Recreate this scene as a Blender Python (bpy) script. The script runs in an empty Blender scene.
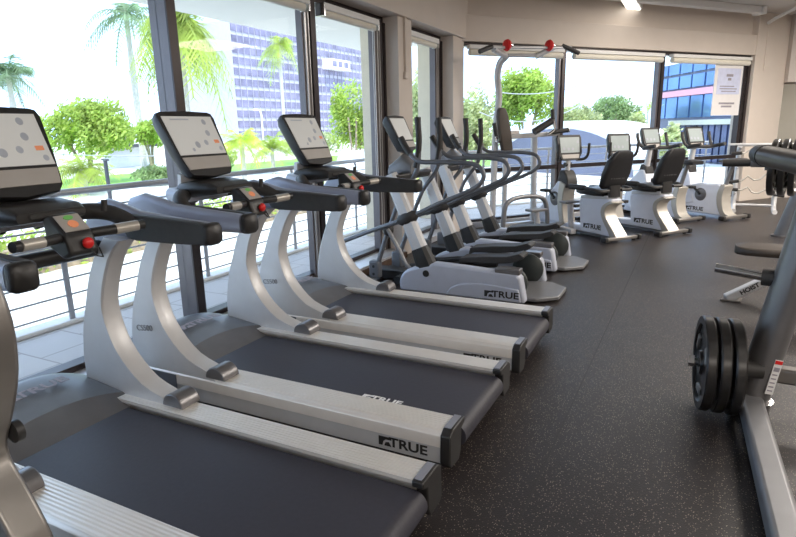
import bpy, bmesh, math, random
from mathutils import Vector, Matrix
random.seed(7)
PI = math.pi
S = bpy.context.scene
C = S.collection
EYE = 1.36

# ------------------------------------------------------------------ materials
def mat(name, col, rough=0.5, metal=0.0, var=0.06, scale=12, bump=0.0, emis=0, spec=0.5, trans=0.0, coat=0.0):
    m = bpy.data.materials.new(name); m.use_nodes = True
    nt = m.node_tree; N = nt.nodes; L = nt.links
    b = N['Principled BSDF']
    b.inputs['Roughness'].default_value = rough
    b.inputs['Metallic'].default_value = metal
    b.inputs['Specular IOR Level'].default_value = spec
    b.inputs['Coat Weight'].default_value = coat
    tc = N.new('ShaderNodeTexCoord'); nz = N.new('ShaderNodeTexNoise')
    nz.inputs['Scale'].default_value = scale; nz.inputs['Detail'].default_value = 3
    L.new(tc.outputs['Object'], nz.inputs['Vector'])
    rp = N.new('ShaderNodeValToRGB')
    rp.color_ramp.elements[0].position = .3; rp.color_ramp.elements[1].position = .7
    rp.color_ramp.elements[0].color = (*[c*(1-var) for c in col], 1)
    rp.color_ramp.elements[1].color = (*[min(1, c*(1+var)) for c in col], 1)
    L.new(nz.outputs['Fac'], rp.inputs['Fac']); L.new(rp.outputs['Color'], b.inputs['Base Color'])
    if bump:
        bp = N.new('ShaderNodeBump'); bp.inputs['Strength'].default_value = bump; bp.inputs['Distance'].default_value = .01
        L.new(nz.outputs['Fac'], bp.inputs['Height']); L.new(bp.outputs['Normal'], b.inputs['Normal'])
    if emis:
        L.new(rp.outputs['Color'], b.inputs['Emission Color']); b.inputs['Emission Strength'].default_value = emis
    return m

M = {}
M['silver'] = mat('silver_paint', (.62, .62, .63), .38, .25, .03)
M['silver_dark'] = mat('silver_dark_paint', (.24, .24, .25), .4, .4, .04)
M['hood'] = mat('hood_plastic', (.13, .14, .16), .36, .0, .05, 20)
M['black'] = mat('black_plastic', (.022, .021, .021), .42, 0, .1, 30)
M['rubber'] = mat('black_rubber', (.035, .033, .032), .55, 0, .1, 40, .1)
M['pad'] = mat('black_vinyl', (.02, .02, .022), .4, 0, .1, 30)
M['white'] = mat('white_shell', (.78, .81, .90), .3, 0, .02)
M['ell_grey'] = mat('light_grey_shell', (.50, .53, .62), .32, .1, .03)
M['champagne'] = mat('champagne_metal', (.50, .47, .42), .35, .4, .04)
M['chrome'] = mat('chrome', (.75, .75, .76), .15, 1, .02)
M['tube_grey'] = mat('grey_steel_tube', (.19, .185, .19), .3, .5, .05)
M['tube_blue'] = mat('grey_coated_tube', (.16, .17, .19), .35, .3, .05)
M['steel_brown'] = mat('bronze_grey_steel', (.25, .235, .22), .32, .6, .05)
M['red'] = mat('red_plastic', (.75, .02, .02), .3)
M['green'] = mat('green_button', (.2, .6, .15), .4)
M['paint'] = mat('cream_wall_paint', (.70, .62, .55), .75, 0, .015, 6, .02)
M['paint_dark'] = mat('greige_wall_paint', (.60, .545, .50), .8, 0, .015, 6, .02)
M['ceil'] = mat('ceiling_paint', (.68, .64, .60), .85, 0, .02, 4)
M['white_paint'] = mat('white_paint', (.85, .84, .82), .6, 0, .02)
M['cream'] = mat('cream_stucco', (.74, .66, .52), .9, 0, .04, 8, .1)
M['soffit'] = mat('soffit_plaster', (.84, .80, .72), .9, 0, .02, 4)
M['alu_grey'] = mat('grey_anodised_frame', (.15, .135, .14), .35, .5, .04)
M['alu_dark'] = mat('bronze_dark_frame', (.045, .035, .035), .35, .4, .06)
M['alu_light'] = mat('brushed_aluminium', (.72, .71, .70), .3, .7, .04)
M['sill'] = mat('aluminium_sill', (.62, .62, .64), .35, .5, .04)
M['brown'] = mat('brown_base_board', (.10, .06, .04), .6, 0, .3, 12)
M['blind'] = mat('cream_blind_fabric', (.80, .76, .66), .8, 0, .02)
M['rail'] = mat('painted_railing_steel', (.42, .42, .44), .4, .4, .04)
M['plate'] = mat('cast_iron_plate', (.03, .028, .027), .3, .4, .2, 30)
M['paper'] = mat('paper', (.80, .78, .78), .8, 0, .02)
M['ink'] = mat('grey_ink', (.32, .30, .34), .8)
M['cord'] = mat('black_cord', (.03, .03, .03), .5)
M['asphalt'] = mat('pale_road', (.62, .61, .60), .9, 0, .06, 3)
M['ground'] = mat('pale_ground', (.66, .65, .62), .9, 0, .06, 1)
M['grass'] = mat('grass', (.20, .40, .07), .9, 0, .3, 8, .3)
M['bldg_white'] = mat('white_stucco', (.80, .79, .78), .85, 0, .03, 2)
M['tower_wall'] = mat('white_concrete', (.45, .44, .50), .85, 0, .04, 1)
M['tower_glass'] = mat('violet_office_glass', (.20, .18, .26), .25, .2, .35, .25)
M['glass_blue'] = mat('blue_curtain_glass', (.14, .26, .52), .12, .5, .3, .25)
M['pink'] = mat('pink_band', (.80, .38, .45), .6)
M['dome_grey'] = mat('blue_grey_gable', (.17, .18, .25), .7, 0, .05, 1)
M['bark'] = mat('tree_bark', (.32, .25, .18), .9, 0, .3, 10, .4)
M['palm_trunk'] = mat('pale_palm_trunk', (.50, .47, .43), .9, 0, .15, 8, .3)
M['pole_black'] = mat('dark_pole', (.05, .05, .06), .5)
M['car_white'] = mat('car_paint', (.8, .8, .82), .2, 0, .01, 5, coat=.5)
M['yellow'] = mat('yellow_label', (.75, .6, .1), .5)
M['bronze_tube'] = mat('satin_bronze_tube', (.07, .055, .042), .35, .4, .1)  # even dark bronze-brown tone of the press arm

def leaf_mat(name, col):
    m = mat(name, col, .6, 0, .45, 1.2)
    nt = m.node_tree; b = nt.nodes['Principled BSDF']
    tr = nt.nodes.new('ShaderNodeBsdfTranslucent'); mx = nt.nodes.new('ShaderNodeMixShader')
    rp = [n for n in nt.nodes if n.type == 'VALTORGB'][0]
    nt.links.new(rp.outputs['Color'], tr.inputs['Color']); mx.inputs['Fac'].default_value = .45
    nt.links.new(b.outputs['BSDF'], mx.inputs[1]); nt.links.new(tr.outputs['BSDF'], mx.inputs[2])
    nt.links.new(mx.outputs['Shader'], nt.nodes['Material Output'].inputs['Surface'])
    return m
M['leaf'] = leaf_mat('broad_leaf', (.40, .52, .11))
M['leaf_dark'] = leaf_mat('deep_green_leaf', (.26, .36, .15))
M['leaf_pale'] = leaf_mat('pale_leaf', (.50, .55, .28))
M['frond'] = leaf_mat('palm_frond', (.40, .50, .10))
M['frond_dark'] = leaf_mat('grey_green_frond', (.22, .32, .18))
M['frond_yellow'] = leaf_mat('lime_frond', (.55, .66, .12))

def glass_mat():
    m = bpy.data.materials.new('clear_window_glass'); m.use_nodes = True
    nt = m.node_tree; N = nt.nodes; N.clear()
    o = N.new('ShaderNodeOutputMaterial'); t = N.new('ShaderNodeBsdfTransparent'); g = N.new('ShaderNodeBsdfGlossy')
    t.inputs['Color'].default_value = (.97, .98, .98, 1); g.inputs['Roughness'].default_value = .01
    f = N.new('ShaderNodeLayerWeight'); f.inputs['Blend'].default_value = .5
    pw = N.new('ShaderNodeMath'); pw.operation = 'POWER'; pw.inputs[1].default_value = 4; nt.links.new(f.outputs['Facing'], pw.inputs[0])
    ma = N.new('ShaderNodeMath'); ma.operation = 'MULTIPLY_ADD'; ma.inputs[1].default_value = .12; ma.inputs[2].default_value = .004; nt.links.new(pw.outputs[0], ma.inputs[0])
    mx = N.new('ShaderNodeMixShader'); nt.links.new(ma.outputs[0], mx.inputs[0])
    nt.links.new(t.outputs[0], mx.inputs[1]); nt.links.new(g.outputs[0], mx.inputs[2]); nt.links.new(mx.outputs[0], o.inputs[0])
    return m
M['glass'] = glass_mat()

def floor_mat():
    m = mat('speckled_rubber_floor', (.020, .016, .017), .40, 0, .15, 5)
    nt = m.node_tree; N = nt.nodes; L = nt.links; b = N['Principled BSDF']
    rp = [n for n in N if n.type == 'VALTORGB'][0]
    tc = [n for n in N if n.type == 'TEX_COORD'][0]
    v = N.new('ShaderNodeTexVoronoi'); v.inputs['Scale'].default_value = 125; v.inputs['Randomness'].default_value = 1
    L.new(tc.outputs['Object'], v.inputs['Vector'])
    lt = N.new('ShaderNodeMath'); lt.operation = 'LESS_THAN'; lt.inputs[1].default_value = .23
    L.new(v.outputs['Distance'], lt.inputs[0])
    sep = N.new('ShaderNodeSeparateColor'); L.new(v.outputs['Color'], sep.inputs[0])
    gt = N.new('ShaderNodeMath'); gt.operation = 'GREATER_THAN'; gt.inputs[1].default_value = .40
    L.new(sep.outputs[0], gt.inputs[0])
    mu = N.new('ShaderNodeMath'); mu.operation = 'MULTIPLY'; L.new(lt.outputs[0], mu.inputs[0]); L.new(gt.outputs[0], mu.inputs[1])
    mx = N.new('ShaderNodeMix'); mx.data_type = 'RGBA'
    L.new(mu.outputs[0], mx.inputs['Factor']); L.new(rp.outputs['Color'], mx.inputs[6]); mx.inputs[7].default_value = (.38, .32, .25, 1)
    L.new(mx.outputs[2], b.inputs['Base Color'])
    bp = N.new('ShaderNodeBump'); bp.inputs['Strength'].default_value = .35; bp.inputs['Distance'].default_value = .004
    n2 = N.new('ShaderNodeTexNoise'); n2.inputs['Scale'].default_value = 180; L.new(tc.outputs['Object'], n2.inputs['Vector'])
    L.new(n2.outputs['Fac'], bp.inputs['Height']); L.new(bp.outputs['Normal'], b.inputs['Normal'])
    return m
M['floor'] = floor_mat()

def tile_mat():
    m = mat('patio_tiles', (.60, .58, .58), .7, 0, .04, 4)
    nt = m.node_tree; N = nt.nodes; L = nt.links; b = N['Principled BSDF']
    tc = [n for n in N if n.type == 'TEX_COORD'][0]
    br = N.new('ShaderNodeTexBrick'); br.offset = .5; br.inputs['Scale'].default_value = 1
    br.inputs['Color1'].default_value = (.62, .60, .60, 1); br.inputs['Color2'].default_value = (.57, .55, .56, 1)
    br.inputs['Mortar'].default_value = (.36, .33, .33, 1); br.inputs['Mortar Size'].default_value = .006
    br.inputs['Brick Width'].default_value = .40; br.inputs['Row Height'].default_value = .40
    L.new(tc.outputs['Object'], br.inputs['Vector']); L.new(br.outputs['Color'], b.inputs['Base Color'])
    return m
M['tiles'] = tile_mat()

def ribbed(name, col, scale, axis=1, metal=.7):
    # brushed step rail with fine lengthwise grooves
    m = mat(name, col, .33, metal, .03)
    nt = m.node_tree; N = nt.nodes; L = nt.links; b = N['Principled BSDF']
    tc = [n for n in N if n.type == 'TEX_COORD'][0]
    sx = N.new('ShaderNodeSeparateXYZ'); L.new(tc.outputs['Object'], sx.inputs[0])
    mu = N.new('ShaderNodeMath'); mu.operation = 'MULTIPLY'; mu.inputs[1].default_value = scale; L.new(sx.outputs[axis], mu.inputs[0])
    sn = N.new('ShaderNodeMath'); sn.operation = 'SINE'; L.new(mu.outputs[0], sn.inputs[0])
    bp = N.new('ShaderNodeBump'); bp.inputs['Strength'].default_value = .4; bp.inputs['Distance'].default_value = .003
    L.new(sn.outputs[0], bp.inputs['Height']); L.new(bp.outputs['Normal'], b.inputs['Normal'])
    return m
M['step'] = ribbed('ribbed_aluminium', (.86, .81, .75), 420, 1, .35)
M['belt'] = mat('running_belt', (.038, .037, .050), .55, 0, .06, 60, .06)

def screen_mat():
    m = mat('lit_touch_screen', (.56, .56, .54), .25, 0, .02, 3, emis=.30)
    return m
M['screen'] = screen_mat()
M['screen_dim'] = mat('dim_touch_screen', (.36,.41,.41), .25, 0, .05, 6, emis=.12)  # bike displays: darker colour and weaker glow than the treadmill ones
M['icon'] = mat('screen_icon_grey', (.36, .38, .42), .3, emis=.2)
M['icon_red'] = mat('screen_icon_orange', (.8, .3, .15), .3, emis=.2)
M['lamp'] = mat('fluorescent_diffuser', (1, .97, .9), .5, 0, 0, 3, emis=2.5)

# ------------------------------------------------------------------ mesh builder
class MB:
    def __init__(self): self.v = []; self.f = []; self.mi = []; self.cur = 0
    def add(self, vs, fs):
        o = len(self.v); self.v += [tuple(p) for p in vs]
        self.f += [tuple(i+o for i in f) for f in fs]; self.mi += [self.cur]*len(fs); return self
    def box(self, x0, x1, y0, y1, z0, z1):
        vs = [(x, y, z) for x in (x0, x1) for y in (y0, y1) for z in (z0, z1)]
        return self.add(vs, [(0,1,3,2),(4,6,7,5),(0,4,5,1),(2,3,7,6),(0,2,6,4),(1,5,7,3)])
    def obox(self, c, sx, sy, sz, rot=None):
        R = rot or Matrix.Identity(3); c = Vector(c)
        vs = [c + R @ Vector((x*sx/2, y*sy/2, z*sz/2)) for x in (-1,1) for y in (-1,1) for z in (-1,1)]
        return self.add(vs, [(0,1,3,2),(4,6,7,5),(0,4,5,1),(2,3,7,6),(0,2,6,4),(1,5,7,3)])
    def tube(self, pts, r, n=12, cap=True, flat=1.0, ref=None):
        pts = [Vector(p) for p in pts]; rs = r if isinstance(r, (list, tuple)) else [r]*len(pts)
        T = []
        for i in range(len(pts)):
            a = pts[max(i-1, 0)]; b = pts[min(i+1, len(pts)-1)]; T.append((b-a).normalized())
        up = Vector(ref) if ref else (Vector((0,0,1)) if abs(T[0].z) < .9 else Vector((1,0,0)))
        u = (up - T[0]*up.dot(T[0])).normalized(); vs = []
        for i, p in enumerate(pts):
            u = (u - T[i]*u.dot(T[i])).normalized(); w = T[i].cross(u)
            for k in range(n):
                a = 2*PI*k/n; vs.append(p + u*math.cos(a)*rs[i] + w*math.sin(a)*rs[i]*flat)
        fs = []
        for i in range(len(pts)-1):
            for k in range(n):
                a = i*n+k; b = i*n+(k+1) % n; fs.append((a, b, b+n, a+n))
        if cap: fs.append(tuple(range(n-1, -1, -1))); fs.append(tuple(range((len(pts)-1)*n, len(pts)*n)))
        return self.add(vs, fs)
    def bar(self, a, b, w, h, ref=(0,0,1)):
        a = Vector(a); b = Vector(b); t = (b-a).normalized(); up = Vector(ref)
        u = (up - t*up.dot(t)).normalized(); s = t.cross(u)
        vs = [p + s*i*w/2 + u*j*h/2 for p in (a, b) for i, j in ((-1,-1),(1,-1),(1,1),(-1,1))]
        return self.add(vs, [(3,2,1,0),(4,5,6,7),(0,1,5,4),(1,2,6,5),(2,3,7,6),(3,0,4,7)])
    def prism(self, poly, a, b, axes='xz'):
        # polygon in a plane, extruded along the remaining axis from a to b
        def P(u, v, w): return {'xz': (u, w, v), 'xy': (u, v, w), 'yz': (w, u, v)}[axes]
        n = len(poly); vs = [P(*p, a) for p in poly] + [P(*p, b) for p in poly]
        fs = [tuple(range(n)), tuple(range(2*n-1, n-1, -1))] + [(i, i+n, (i+1) % n + n, (i+1) % n) for i in range(n)]
        return self.add(vs, fs)
    def lathe(self, prof, c=(0,0,0), axis='z', n=24):
        # prof: (radius, height) list
        vs = []
        for r, h in prof:
            for k in range(n):
                a = 2*PI*k/n; x, y = r*math.cos(a), r*math.sin(a)
                p = {'z': (x, y, h), 'x': (h, x, y), 'y': (x, h, y)}[axis]
                vs.append((p[0]+c[0], p[1]+c[1], p[2]+c[2]))
        fs = []
        for i in range(len(prof)-1):
            for k in range(n):
                a = i*n+k; b = i*n+(k+1) % n; fs.append((a, b, b+n, a+n))
        fs.append(tuple(range(n-1, -1, -1))); fs.append(tuple(range((len(prof)-1)*n, len(prof)*n)))
        return self.add(vs, fs)
    def ell(self, c, rx, ry, rz, rot=None, n=14, m=8, e=1.0):
        R = rot or Matrix.Identity(3); c = Vector(c); vs = [];
        sg = lambda q: math.copysign(abs(q)**e, q)
        for i in range(m+1):
            th = PI*i/m
            for k in range(n):
                a = 2*PI*k/n
                vs.append(c + R @ Vector((rx*sg(math.sin(th))*sg(math.cos(a)), ry*sg(math.sin(th))*sg(math.sin(a)), rz*sg(math.cos(th)))))
        fs = [(i*n+k, i*n+(k+1) % n, (i+1)*n+(k+1) % n, (i+1)*n+k) for i in range(m) for k in range(n)]
        return self.add(vs, fs)
    def loft(self, rings):
        n = len(rings[0]); vs = [p for r in rings for p in r]; fs = []
        for i in range(len(rings)-1):
            for k in range(n):
                a = i*n+k; b = i*n+(k+1) % n; fs.append((a, b, b+n, a+n))
        fs.append(tuple(range(n-1, -1, -1))); fs.append(tuple(range((len(rings)-1)*n, len(rings)*n)))
        return self.add(vs, fs)
    def build(self, name, m, parent=None, bevel=0, seg=2, smooth=35, off=None):
        me = bpy.data.meshes.new(name)
        vs = self.v
        if off: vs = [(p[0]-off[0], p[1]-off[1], p[2]-off[2]) for p in vs]
        me.from_pydata(vs, [], self.f)
        for mm in (m if isinstance(m, list) else [m]): me.materials.append(mm)
        if isinstance(m, list): me.polygons.foreach_set('material_index', self.mi)
        bm = bmesh.new(); bm.from_mesh(me); bmesh.ops.remove_doubles(bm, verts=bm.verts, dist=1e-5)
        bmesh.ops.recalc_face_normals(bm, faces=bm.faces)
        bm.to_mesh(me); bm.free()
        if smooth:
            me.polygons.foreach_set('use_smooth', [True]*len(me.polygons)); me.set_sharp_from_angle(angle=math.radians(smooth))
        me.update()
        o = bpy.data.objects.new(name, me); C.objects.link(o)
        if off: o.location = off
        if parent: o.parent = parent
        if bevel:
            b = o.modifiers.new('bevel', 'BEVEL'); b.width = bevel; b.segments = seg; b.limit_method = 'ANGLE'; b.angle_limit = math.radians(30)
            b.harden_normals = False
        return o

def crv(pts, n=5):
    # Catmull-Rom through points
    P = [Vector(p) for p in pts]; P = [P[0]*2-P[1]] + P + [P[-1]*2-P[-2]]; out = []
    for i in range(1, len(P)-2):
        for k in range(n):
            t = k/n
            out.append(.5*((2*P[i]) + (P[i+1]-P[i-1])*t + (2*P[i-1]-5*P[i]+4*P[i+1]-P[i+2])*t*t + (3*P[i]-P[i-1]-3*P[i+1]+P[i+2])*t**3))
    out.append(P[-2]); return out
def crv2(pts, n=5): return [(p.x, p.y) for p in crv([(a, b, 0) for a, b in pts], n)]

def thing(name, label, cat, loc=(0,0,0), rz=0, group=None):
    o = bpy.data.objects.new(name, None); C.objects.link(o); o.empty_display_size = .1
    o.location = loc; o.rotation_euler = (0, 0, rz); tag(o, label, cat, group); return o
def tag(o, label, cat, group=None, kind=None):
    o['label'] = label; o['category'] = cat
    if group: o['group'] = group
    if kind: o['kind'] = kind
    return o
def struct(o): o['kind'] = 'structure'; return o
def dup(o, parent=None):
    c = o.copy(); C.objects.link(c)
    if parent: c.parent = parent
    for ch in list(o.children): dup(ch, c)
    return c
def text(s, size, m, name, parent, mw, extrude=.0008, sx=1.0, bold=.0):
    cu = bpy.data.curves.new(name, 'FONT'); cu.body = s; cu.size = size; cu.extrude = extrude; cu.offset = bold
    cu.align_x = 'CENTER'; cu.align_y = 'CENTER'
    t = bpy.data.objects.new('tmp', cu); C.objects.link(t); bpy.context.view_layer.update()
    me = bpy.data.meshes.new_from_object(t.evaluated_get(bpy.context.evaluated_depsgraph_get()))
    bpy.data.objects.remove(t); me.transform(mw @ Matrix.Diagonal((sx, 1, 1, 1))); me.materials.clear(); me.materials.append(m)
    o = bpy.data.objects.new(name, me); C.objects.link(o)
    if parent: o.parent = parent
    return o
def frame(right, up, pos):
    r = Vector(right).normalized(); u = Vector(up); u = (u - r*u.dot(r)).normalized(); n = r.cross(u)
    m = Matrix((r, u, n)).transposed().to_4x4(); m.translation = Vector(pos); return m
def true_logo(parent, mw, h, m):
    # square mark with a swoosh cut, then the word
    o = text('TRUE', h*1.45, m, 'lettering', parent, mw @ Matrix.Translation((h*.9, 0, 0)), sx=1.25, bold=h*.035)
    b = MB(); q = h*1.0; z0 = -.0008; z1 = .0008
    pl = [(-q*.75, -q*.5), (-q*.75, q*.5), (q*.75, q*.5), (q*.75, q*.22), (q*.1, q*.22), (-q*.2, -q*.02), (-q*.32, -q*.5)]
    b.prism(pl, z0, z1, 'xy'); b.prism([(-q*.1, -q*.5), (q*.05, -q*.12), (q*.42, -q*.02), (q*.75, -q*.5)], z0, z1, 'xy')
    b.v = [tuple(mw @ Matrix.Translation((-h*1.75, 0, 0)) @ Vector(p)) for p in b.v]
    b.build('emblem', m, parent, smooth=0)

# ------------------------------------------------------------------ the setting
P0 = Vector((-2.84, 7.39)); FD = Vector((.618, .786)).normalized(); FN = Vector((-FD.y, FD.x)); FA = math.atan2(FD.y, FD.x)
def fw(s, off, z=0): p = P0 + FD*s + FN*off; return (p.x, p.y, z)
def on_far(o): o.location = (P0.x, P0.y, 0); o.rotation_euler = (0, 0, FA); return o   # mesh drawn along the far wall
CEIL = 3.12
room = [(-3.0,-5),(8,-5),(8,18),(5,17.5),(1.35,12.75),(-3.0,7.3)]
struct(MB().prism(room, -.1, 0, 'xy').build('floor', M['floor'], smooth=0))
struct(MB().prism([(-3.1,-5),(8,-5),(8,18),(5,17.5),(1.3,12.9),(-3.1,7.4)], CEIL, CEIL+.1, 'xy').build('ceiling', M['ceil'], smooth=0))
for i, x in enumerate((-.45, 2.0)):
    struct(MB().box(x-.003, x+.003, -3, 8.0 if i == 0 else 12, 0, .0012).build('trim_%d' % (i+1), M['rubber'], smooth=0))
struct(MB().prism([(-3.0,-5),(-3.0,7.3),(1.35,12.75),(1.05,13.0),(-3.35,7.6),(-3.35,-5)], 0, .01, 'xy').build('trim_3', M['sill'], smooth=0))
# left window wall: bulkhead over the glazing, columns, sill
struct(MB().box(-3.1,-2.76,-5,7.45,2.48,CEIL).build('wall_left', M['paint'], bevel=.004))
for i, (y0, y1) in enumerate(((5.54,5.86),(7.05,7.42))):
    b = MB().box(-3.1,-2.8,y0,y1,0,2.48)
    if i == 0: b.box(-2.8,-2.775,5.66,5.70,1.95,2.48).box(-2.8,-2.77,5.64,5.72,1.88,1.95)
    struct(b.build('column_left_%d' % (i+1), M['paint'], bevel=.004))
struct(MB().box(-3.0,-2.76,-5,5.54,.01,.085).box(-3.0,-2.79,5.86,7.05,.01,.085).build('trim_4', M['sill'], bevel=.004))
struct(MB().box(-2.765,-2.74,-5,5.54,0,.06).build('baseboard_left', M['brown'], smooth=0))
bays = [(-3.28,-1.78),(-1.78,-.28),(-.28,1.22),(1.22,2.755),(2.755,4.265),(4.265,5.54),(5.86,7.05)]
for i, (y0, y1) in enumerate(bays):
    f = MB()
    f.box(-3.09,-2.97,y0,y1,2.42,2.48)
    f.box(-3.09,-2.99,y0,y1,.085,.12)
    w = struct(f.build('window_%d' % (i+1), M['alu_dark'], bevel=.003))
    a, b_ = y0+.035, y1-.035
    g = MB().box(-3.04,-3.034,a,b_,.12,2.42); g.build('pane', M['glass'], w, smooth=0)
    j = MB()
    j.cur = 0; j.box(-3.10,-2.958,y1-.035,y1,.085,2.42) if i not in (5, 6) else j.box(-3.035,-2.96,y1-.20,y1,.085,2.42)
    j.cur = 1; j.box(-2.958,-2.945,y1-.036,y1+(.035 if i < 5 else 0),.085,2.42)
    if i in (4, 5, 6):
        j.cur = 2; yy = y1-.11 if i == 4 else y1-.16
        if i == 4: j.cur = 0; j.box(-3.0,-2.97,y1-.13,y1-.035,.085,2.42); j.cur = 2
        j.box(-2.975,-2.955,yy,yy+.02,.09,2.42); j.box(-2.975,-2.955,yy+.05,yy+.06,.09,2.42)
    if i < 5: j.cur = 0; j.box(-3.10,-2.958,y1,y1+.035,.085,2.42)
    j.build('mullion', [M['alu_grey'], M['alu_dark'], M['alu_light']], w, smooth=0)
# far window wall
f = on_far(struct(MB().box(-.35,6.6,-.06,.2,2.45,2.77).box(-.35,6.6,.03,.2,2.77,CEIL).build('wall_back', M['paint'], bevel=.006)))
c = MB().box(5.68,6.52,-.08,.25,0,CEIL); c.box(5.9,5.93,-.1,-.08,2.2,2.9)
on_far(struct(c.build('column_back', M['paint'], bevel=.006)))
on_far(struct(MB().box(0,5.68,-.02,.14,.0,.085).build('trim_5', M['sill'], bevel=.004)))
fb = [(0,1.72),(1.72,3.66),(3.66,5.68)]
for i, (a, b_) in enumerate(fb):
    w = on_far(struct(MB().box(a,b_,0,.1,2.40,2.45).box(a,b_,.02,.1,.085,.12).box(a,b_,-.01,.08,.76,.82).build('window_%d' % (i+8), M['alu_dark'], bevel=.003)))
    MB().box(a+.03,b_-.03,.05,.056,.12,2.40).build('pane', M['glass'], w, smooth=0)
    j = MB(); j.cur = 1; j.box(b_-.06,b_,-.02,.0,.085,2.40)
    j.cur = 0; j.box(b_-.10,b_,0,.09,.085,2.40)
    if i == 2: j.cur = 1; j.box(b_-.14,b_,.0,.1,.085,2.40)
    if i == 0: j.cur = 0; j.box(0,.03,0,.1,.085,2.4)
    j.build('mullion', [M['alu_grey'], M['alu_dark']], w, smooth=0)
# beyond the column: wall with a mirror under a deep bulkhead
q = Vector(fw(6.5, -.08)).to_2d()
def qd(t, o): p = q + Vector((.93,.37)).normalized()*t + Vector((-.37,.93)).normalized()*o; return (p.x, p.y)
struct(MB().prism([qd(-.05,.1),qd(7,.1),qd(7,.4),qd(-.05,.4)], 0, CEIL, 'xy').build('wall_mirror', M['paint_dark'], smooth=0))
struct(MB().prism([qd(0,-.12),qd(7,-.12),qd(7,.1),qd(0,.1)], 2.02, CEIL, 'xy').build('trim_6', M['paint_dark'], smooth=0))
mm = mat('mirror_silver', (.55,.56,.52), .03, 1, 0)
tag(MB().prism([qd(.03,.085),qd(4.5,.085),qd(4.5,.10),qd(.03,.10)], .75, 2.0, 'xy').build('wall_mirror_panel', mm, smooth=0), 'large wall mirror right of the far cream column', 'mirror')
struct(MB().box(8,8.15,-5,18,0,CEIL).build('wall_right', M['paint_dark'], smooth=0))
struct(MB().box(-3.1,8,-5.15,-5,0,CEIL).build('wall_front', M['paint_dark'], smooth=0))

# blinds rolled up at the window heads
def blind(y0, y1, label):
    t = thing('roller_blind', label, 'blind', (-2.93,(y0+y1)/2,2.36), 0, 'roller blinds rolled up at the window heads')
    h = (y1-y0)/2
    MB().box(-.05,.05,-h,h,.0,.055).build('cassette', M['white_paint'], t, bevel=.006)
    MB().tube([(0,-h+.03,-.02),(0,h-.03,-.02)], .035, 14).build('roll', M['blind'], t)
    for s in (-1, 1): MB().box(-.045,.045,s*h-.012 if s < 0 else s*h-.01,s*h+.01,-.05,.055).build('bracket', M['chrome'], t)
    return t
def chain(t, y, z1):
    MB().tube([(.03,y,-.03),(.03,y,z1),(.03,y+.02,z1-.02),(.03,y+.035,z1),(.03,y+.035,-.03)], .0035, 6).build('chain', M['white_paint'], t)
blind(1.28,2.70,'rolled cream blind above the window nearest the camera')
t = blind(2.81,4.14,'rolled cream blind over the second window from the left')
t = blind(4.36,5.30,'rolled cream blind over the window beside the first cream column'); chain(t, .36, -1.55)
blind(5.9,6.8,'short rolled cream blind over the narrow window between the two columns')
for i, (a, b_) in enumerate(fb):
    c = fw((a+b_)/2, -.05, 2.36); h = (b_-a)/2-.09
    t = thing('roller_blind', ['rolled cream blind over the far window behind the pull-up station','rolled cream blind over the middle far window','rolled cream blind over the far window with the paper poster'][i], 'blind', c, FA, 'roller blinds rolled up at the window heads')
    MB().box(-h,h,-.045,.045,0,.05).build('cassette', M['white_paint'], t, bevel=.006)
    MB().tube([(-h+.02,0,-.04),(h-.02,0,-.04)], .042, 14).build('roll', M['blind'], t)
# poster on the glass
t = thing('window_poster', 'pale paper notice hung in the right far window', 'poster', fw(5.13,-.03,1.88), FA)
MB().box(-.34,.34,-.004,.004,-.40,.40).build('sheet', M['paper'], t, smooth=0)
pm = mat('translucent_paper', (.62,.66,.85), .8)
pp = MB().box(-.27,.29,-.008,-.004,-.06,.35).build('print_panel', pm, t, smooth=0)
ink = MB()
ink.box(-.06,.10,-.011,-.008,.22,.26).box(-.02,.06,-.011,-.008,.16,.20)
for k, (a, b_) in enumerate(((-.2,.15),(-.2,.22),(-.15,.2))): ink.box(a,b_,-.011,-.008,.06-.04*k,.075-.04*k)
for k, (a, b_) in enumerate(((-.18,.2),(-.12,.14))): ink.box(a,b_,-.007,-.004,-.22-.05*k,-.19-.05*k)
ink.build('printed_writing', M['ink'], t, smooth=0)['kind'] = 'stuff'

# ceiling lights
def lamp(x, y, rz, L, label, vis=True):
    t = thing('ceiling_light', label, 'light', (x,y,CEIL), rz, 'fluorescent ceiling lights')
    MB().box(-.11,.11,-L/2,L/2,-.09,0).build('housing', M['white_paint'], t, bevel=.008)
    MB().box(-.085,.085,-L/2+.03,L/2-.03,-.105,-.09).build('diffuser', M['lamp'], t, bevel=.004)
lamp(-1.02, 9.35, 0, 1.5, 'lit fluorescent ceiling light near the far windows')
lamp(4.2, 10.5, 0, 1.5, 'ceiling light on the right side of the room, out beyond the weight machines')
t = MB().box(-.1,5.2,-.42,-.30,3.02,3.12).box(5.2,5.28,-.46,-.26,3.0,3.12)
tag(on_far(t.build('ceiling_conduit', M['white_paint'], bevel=.01)), 'white boxed conduit along the ceiling in front of the far wall', 'conduit')
tag(MB().tube([(.86,11.9,2.95),(.95,11.8,3.0),(1.25,11.2,3.09),(2.5,9.5,3.1)], .028, 10).build('ceiling_pipe', M['white_paint']), 'thin white pipe on the ceiling by the far column', 'pipe')

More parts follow.
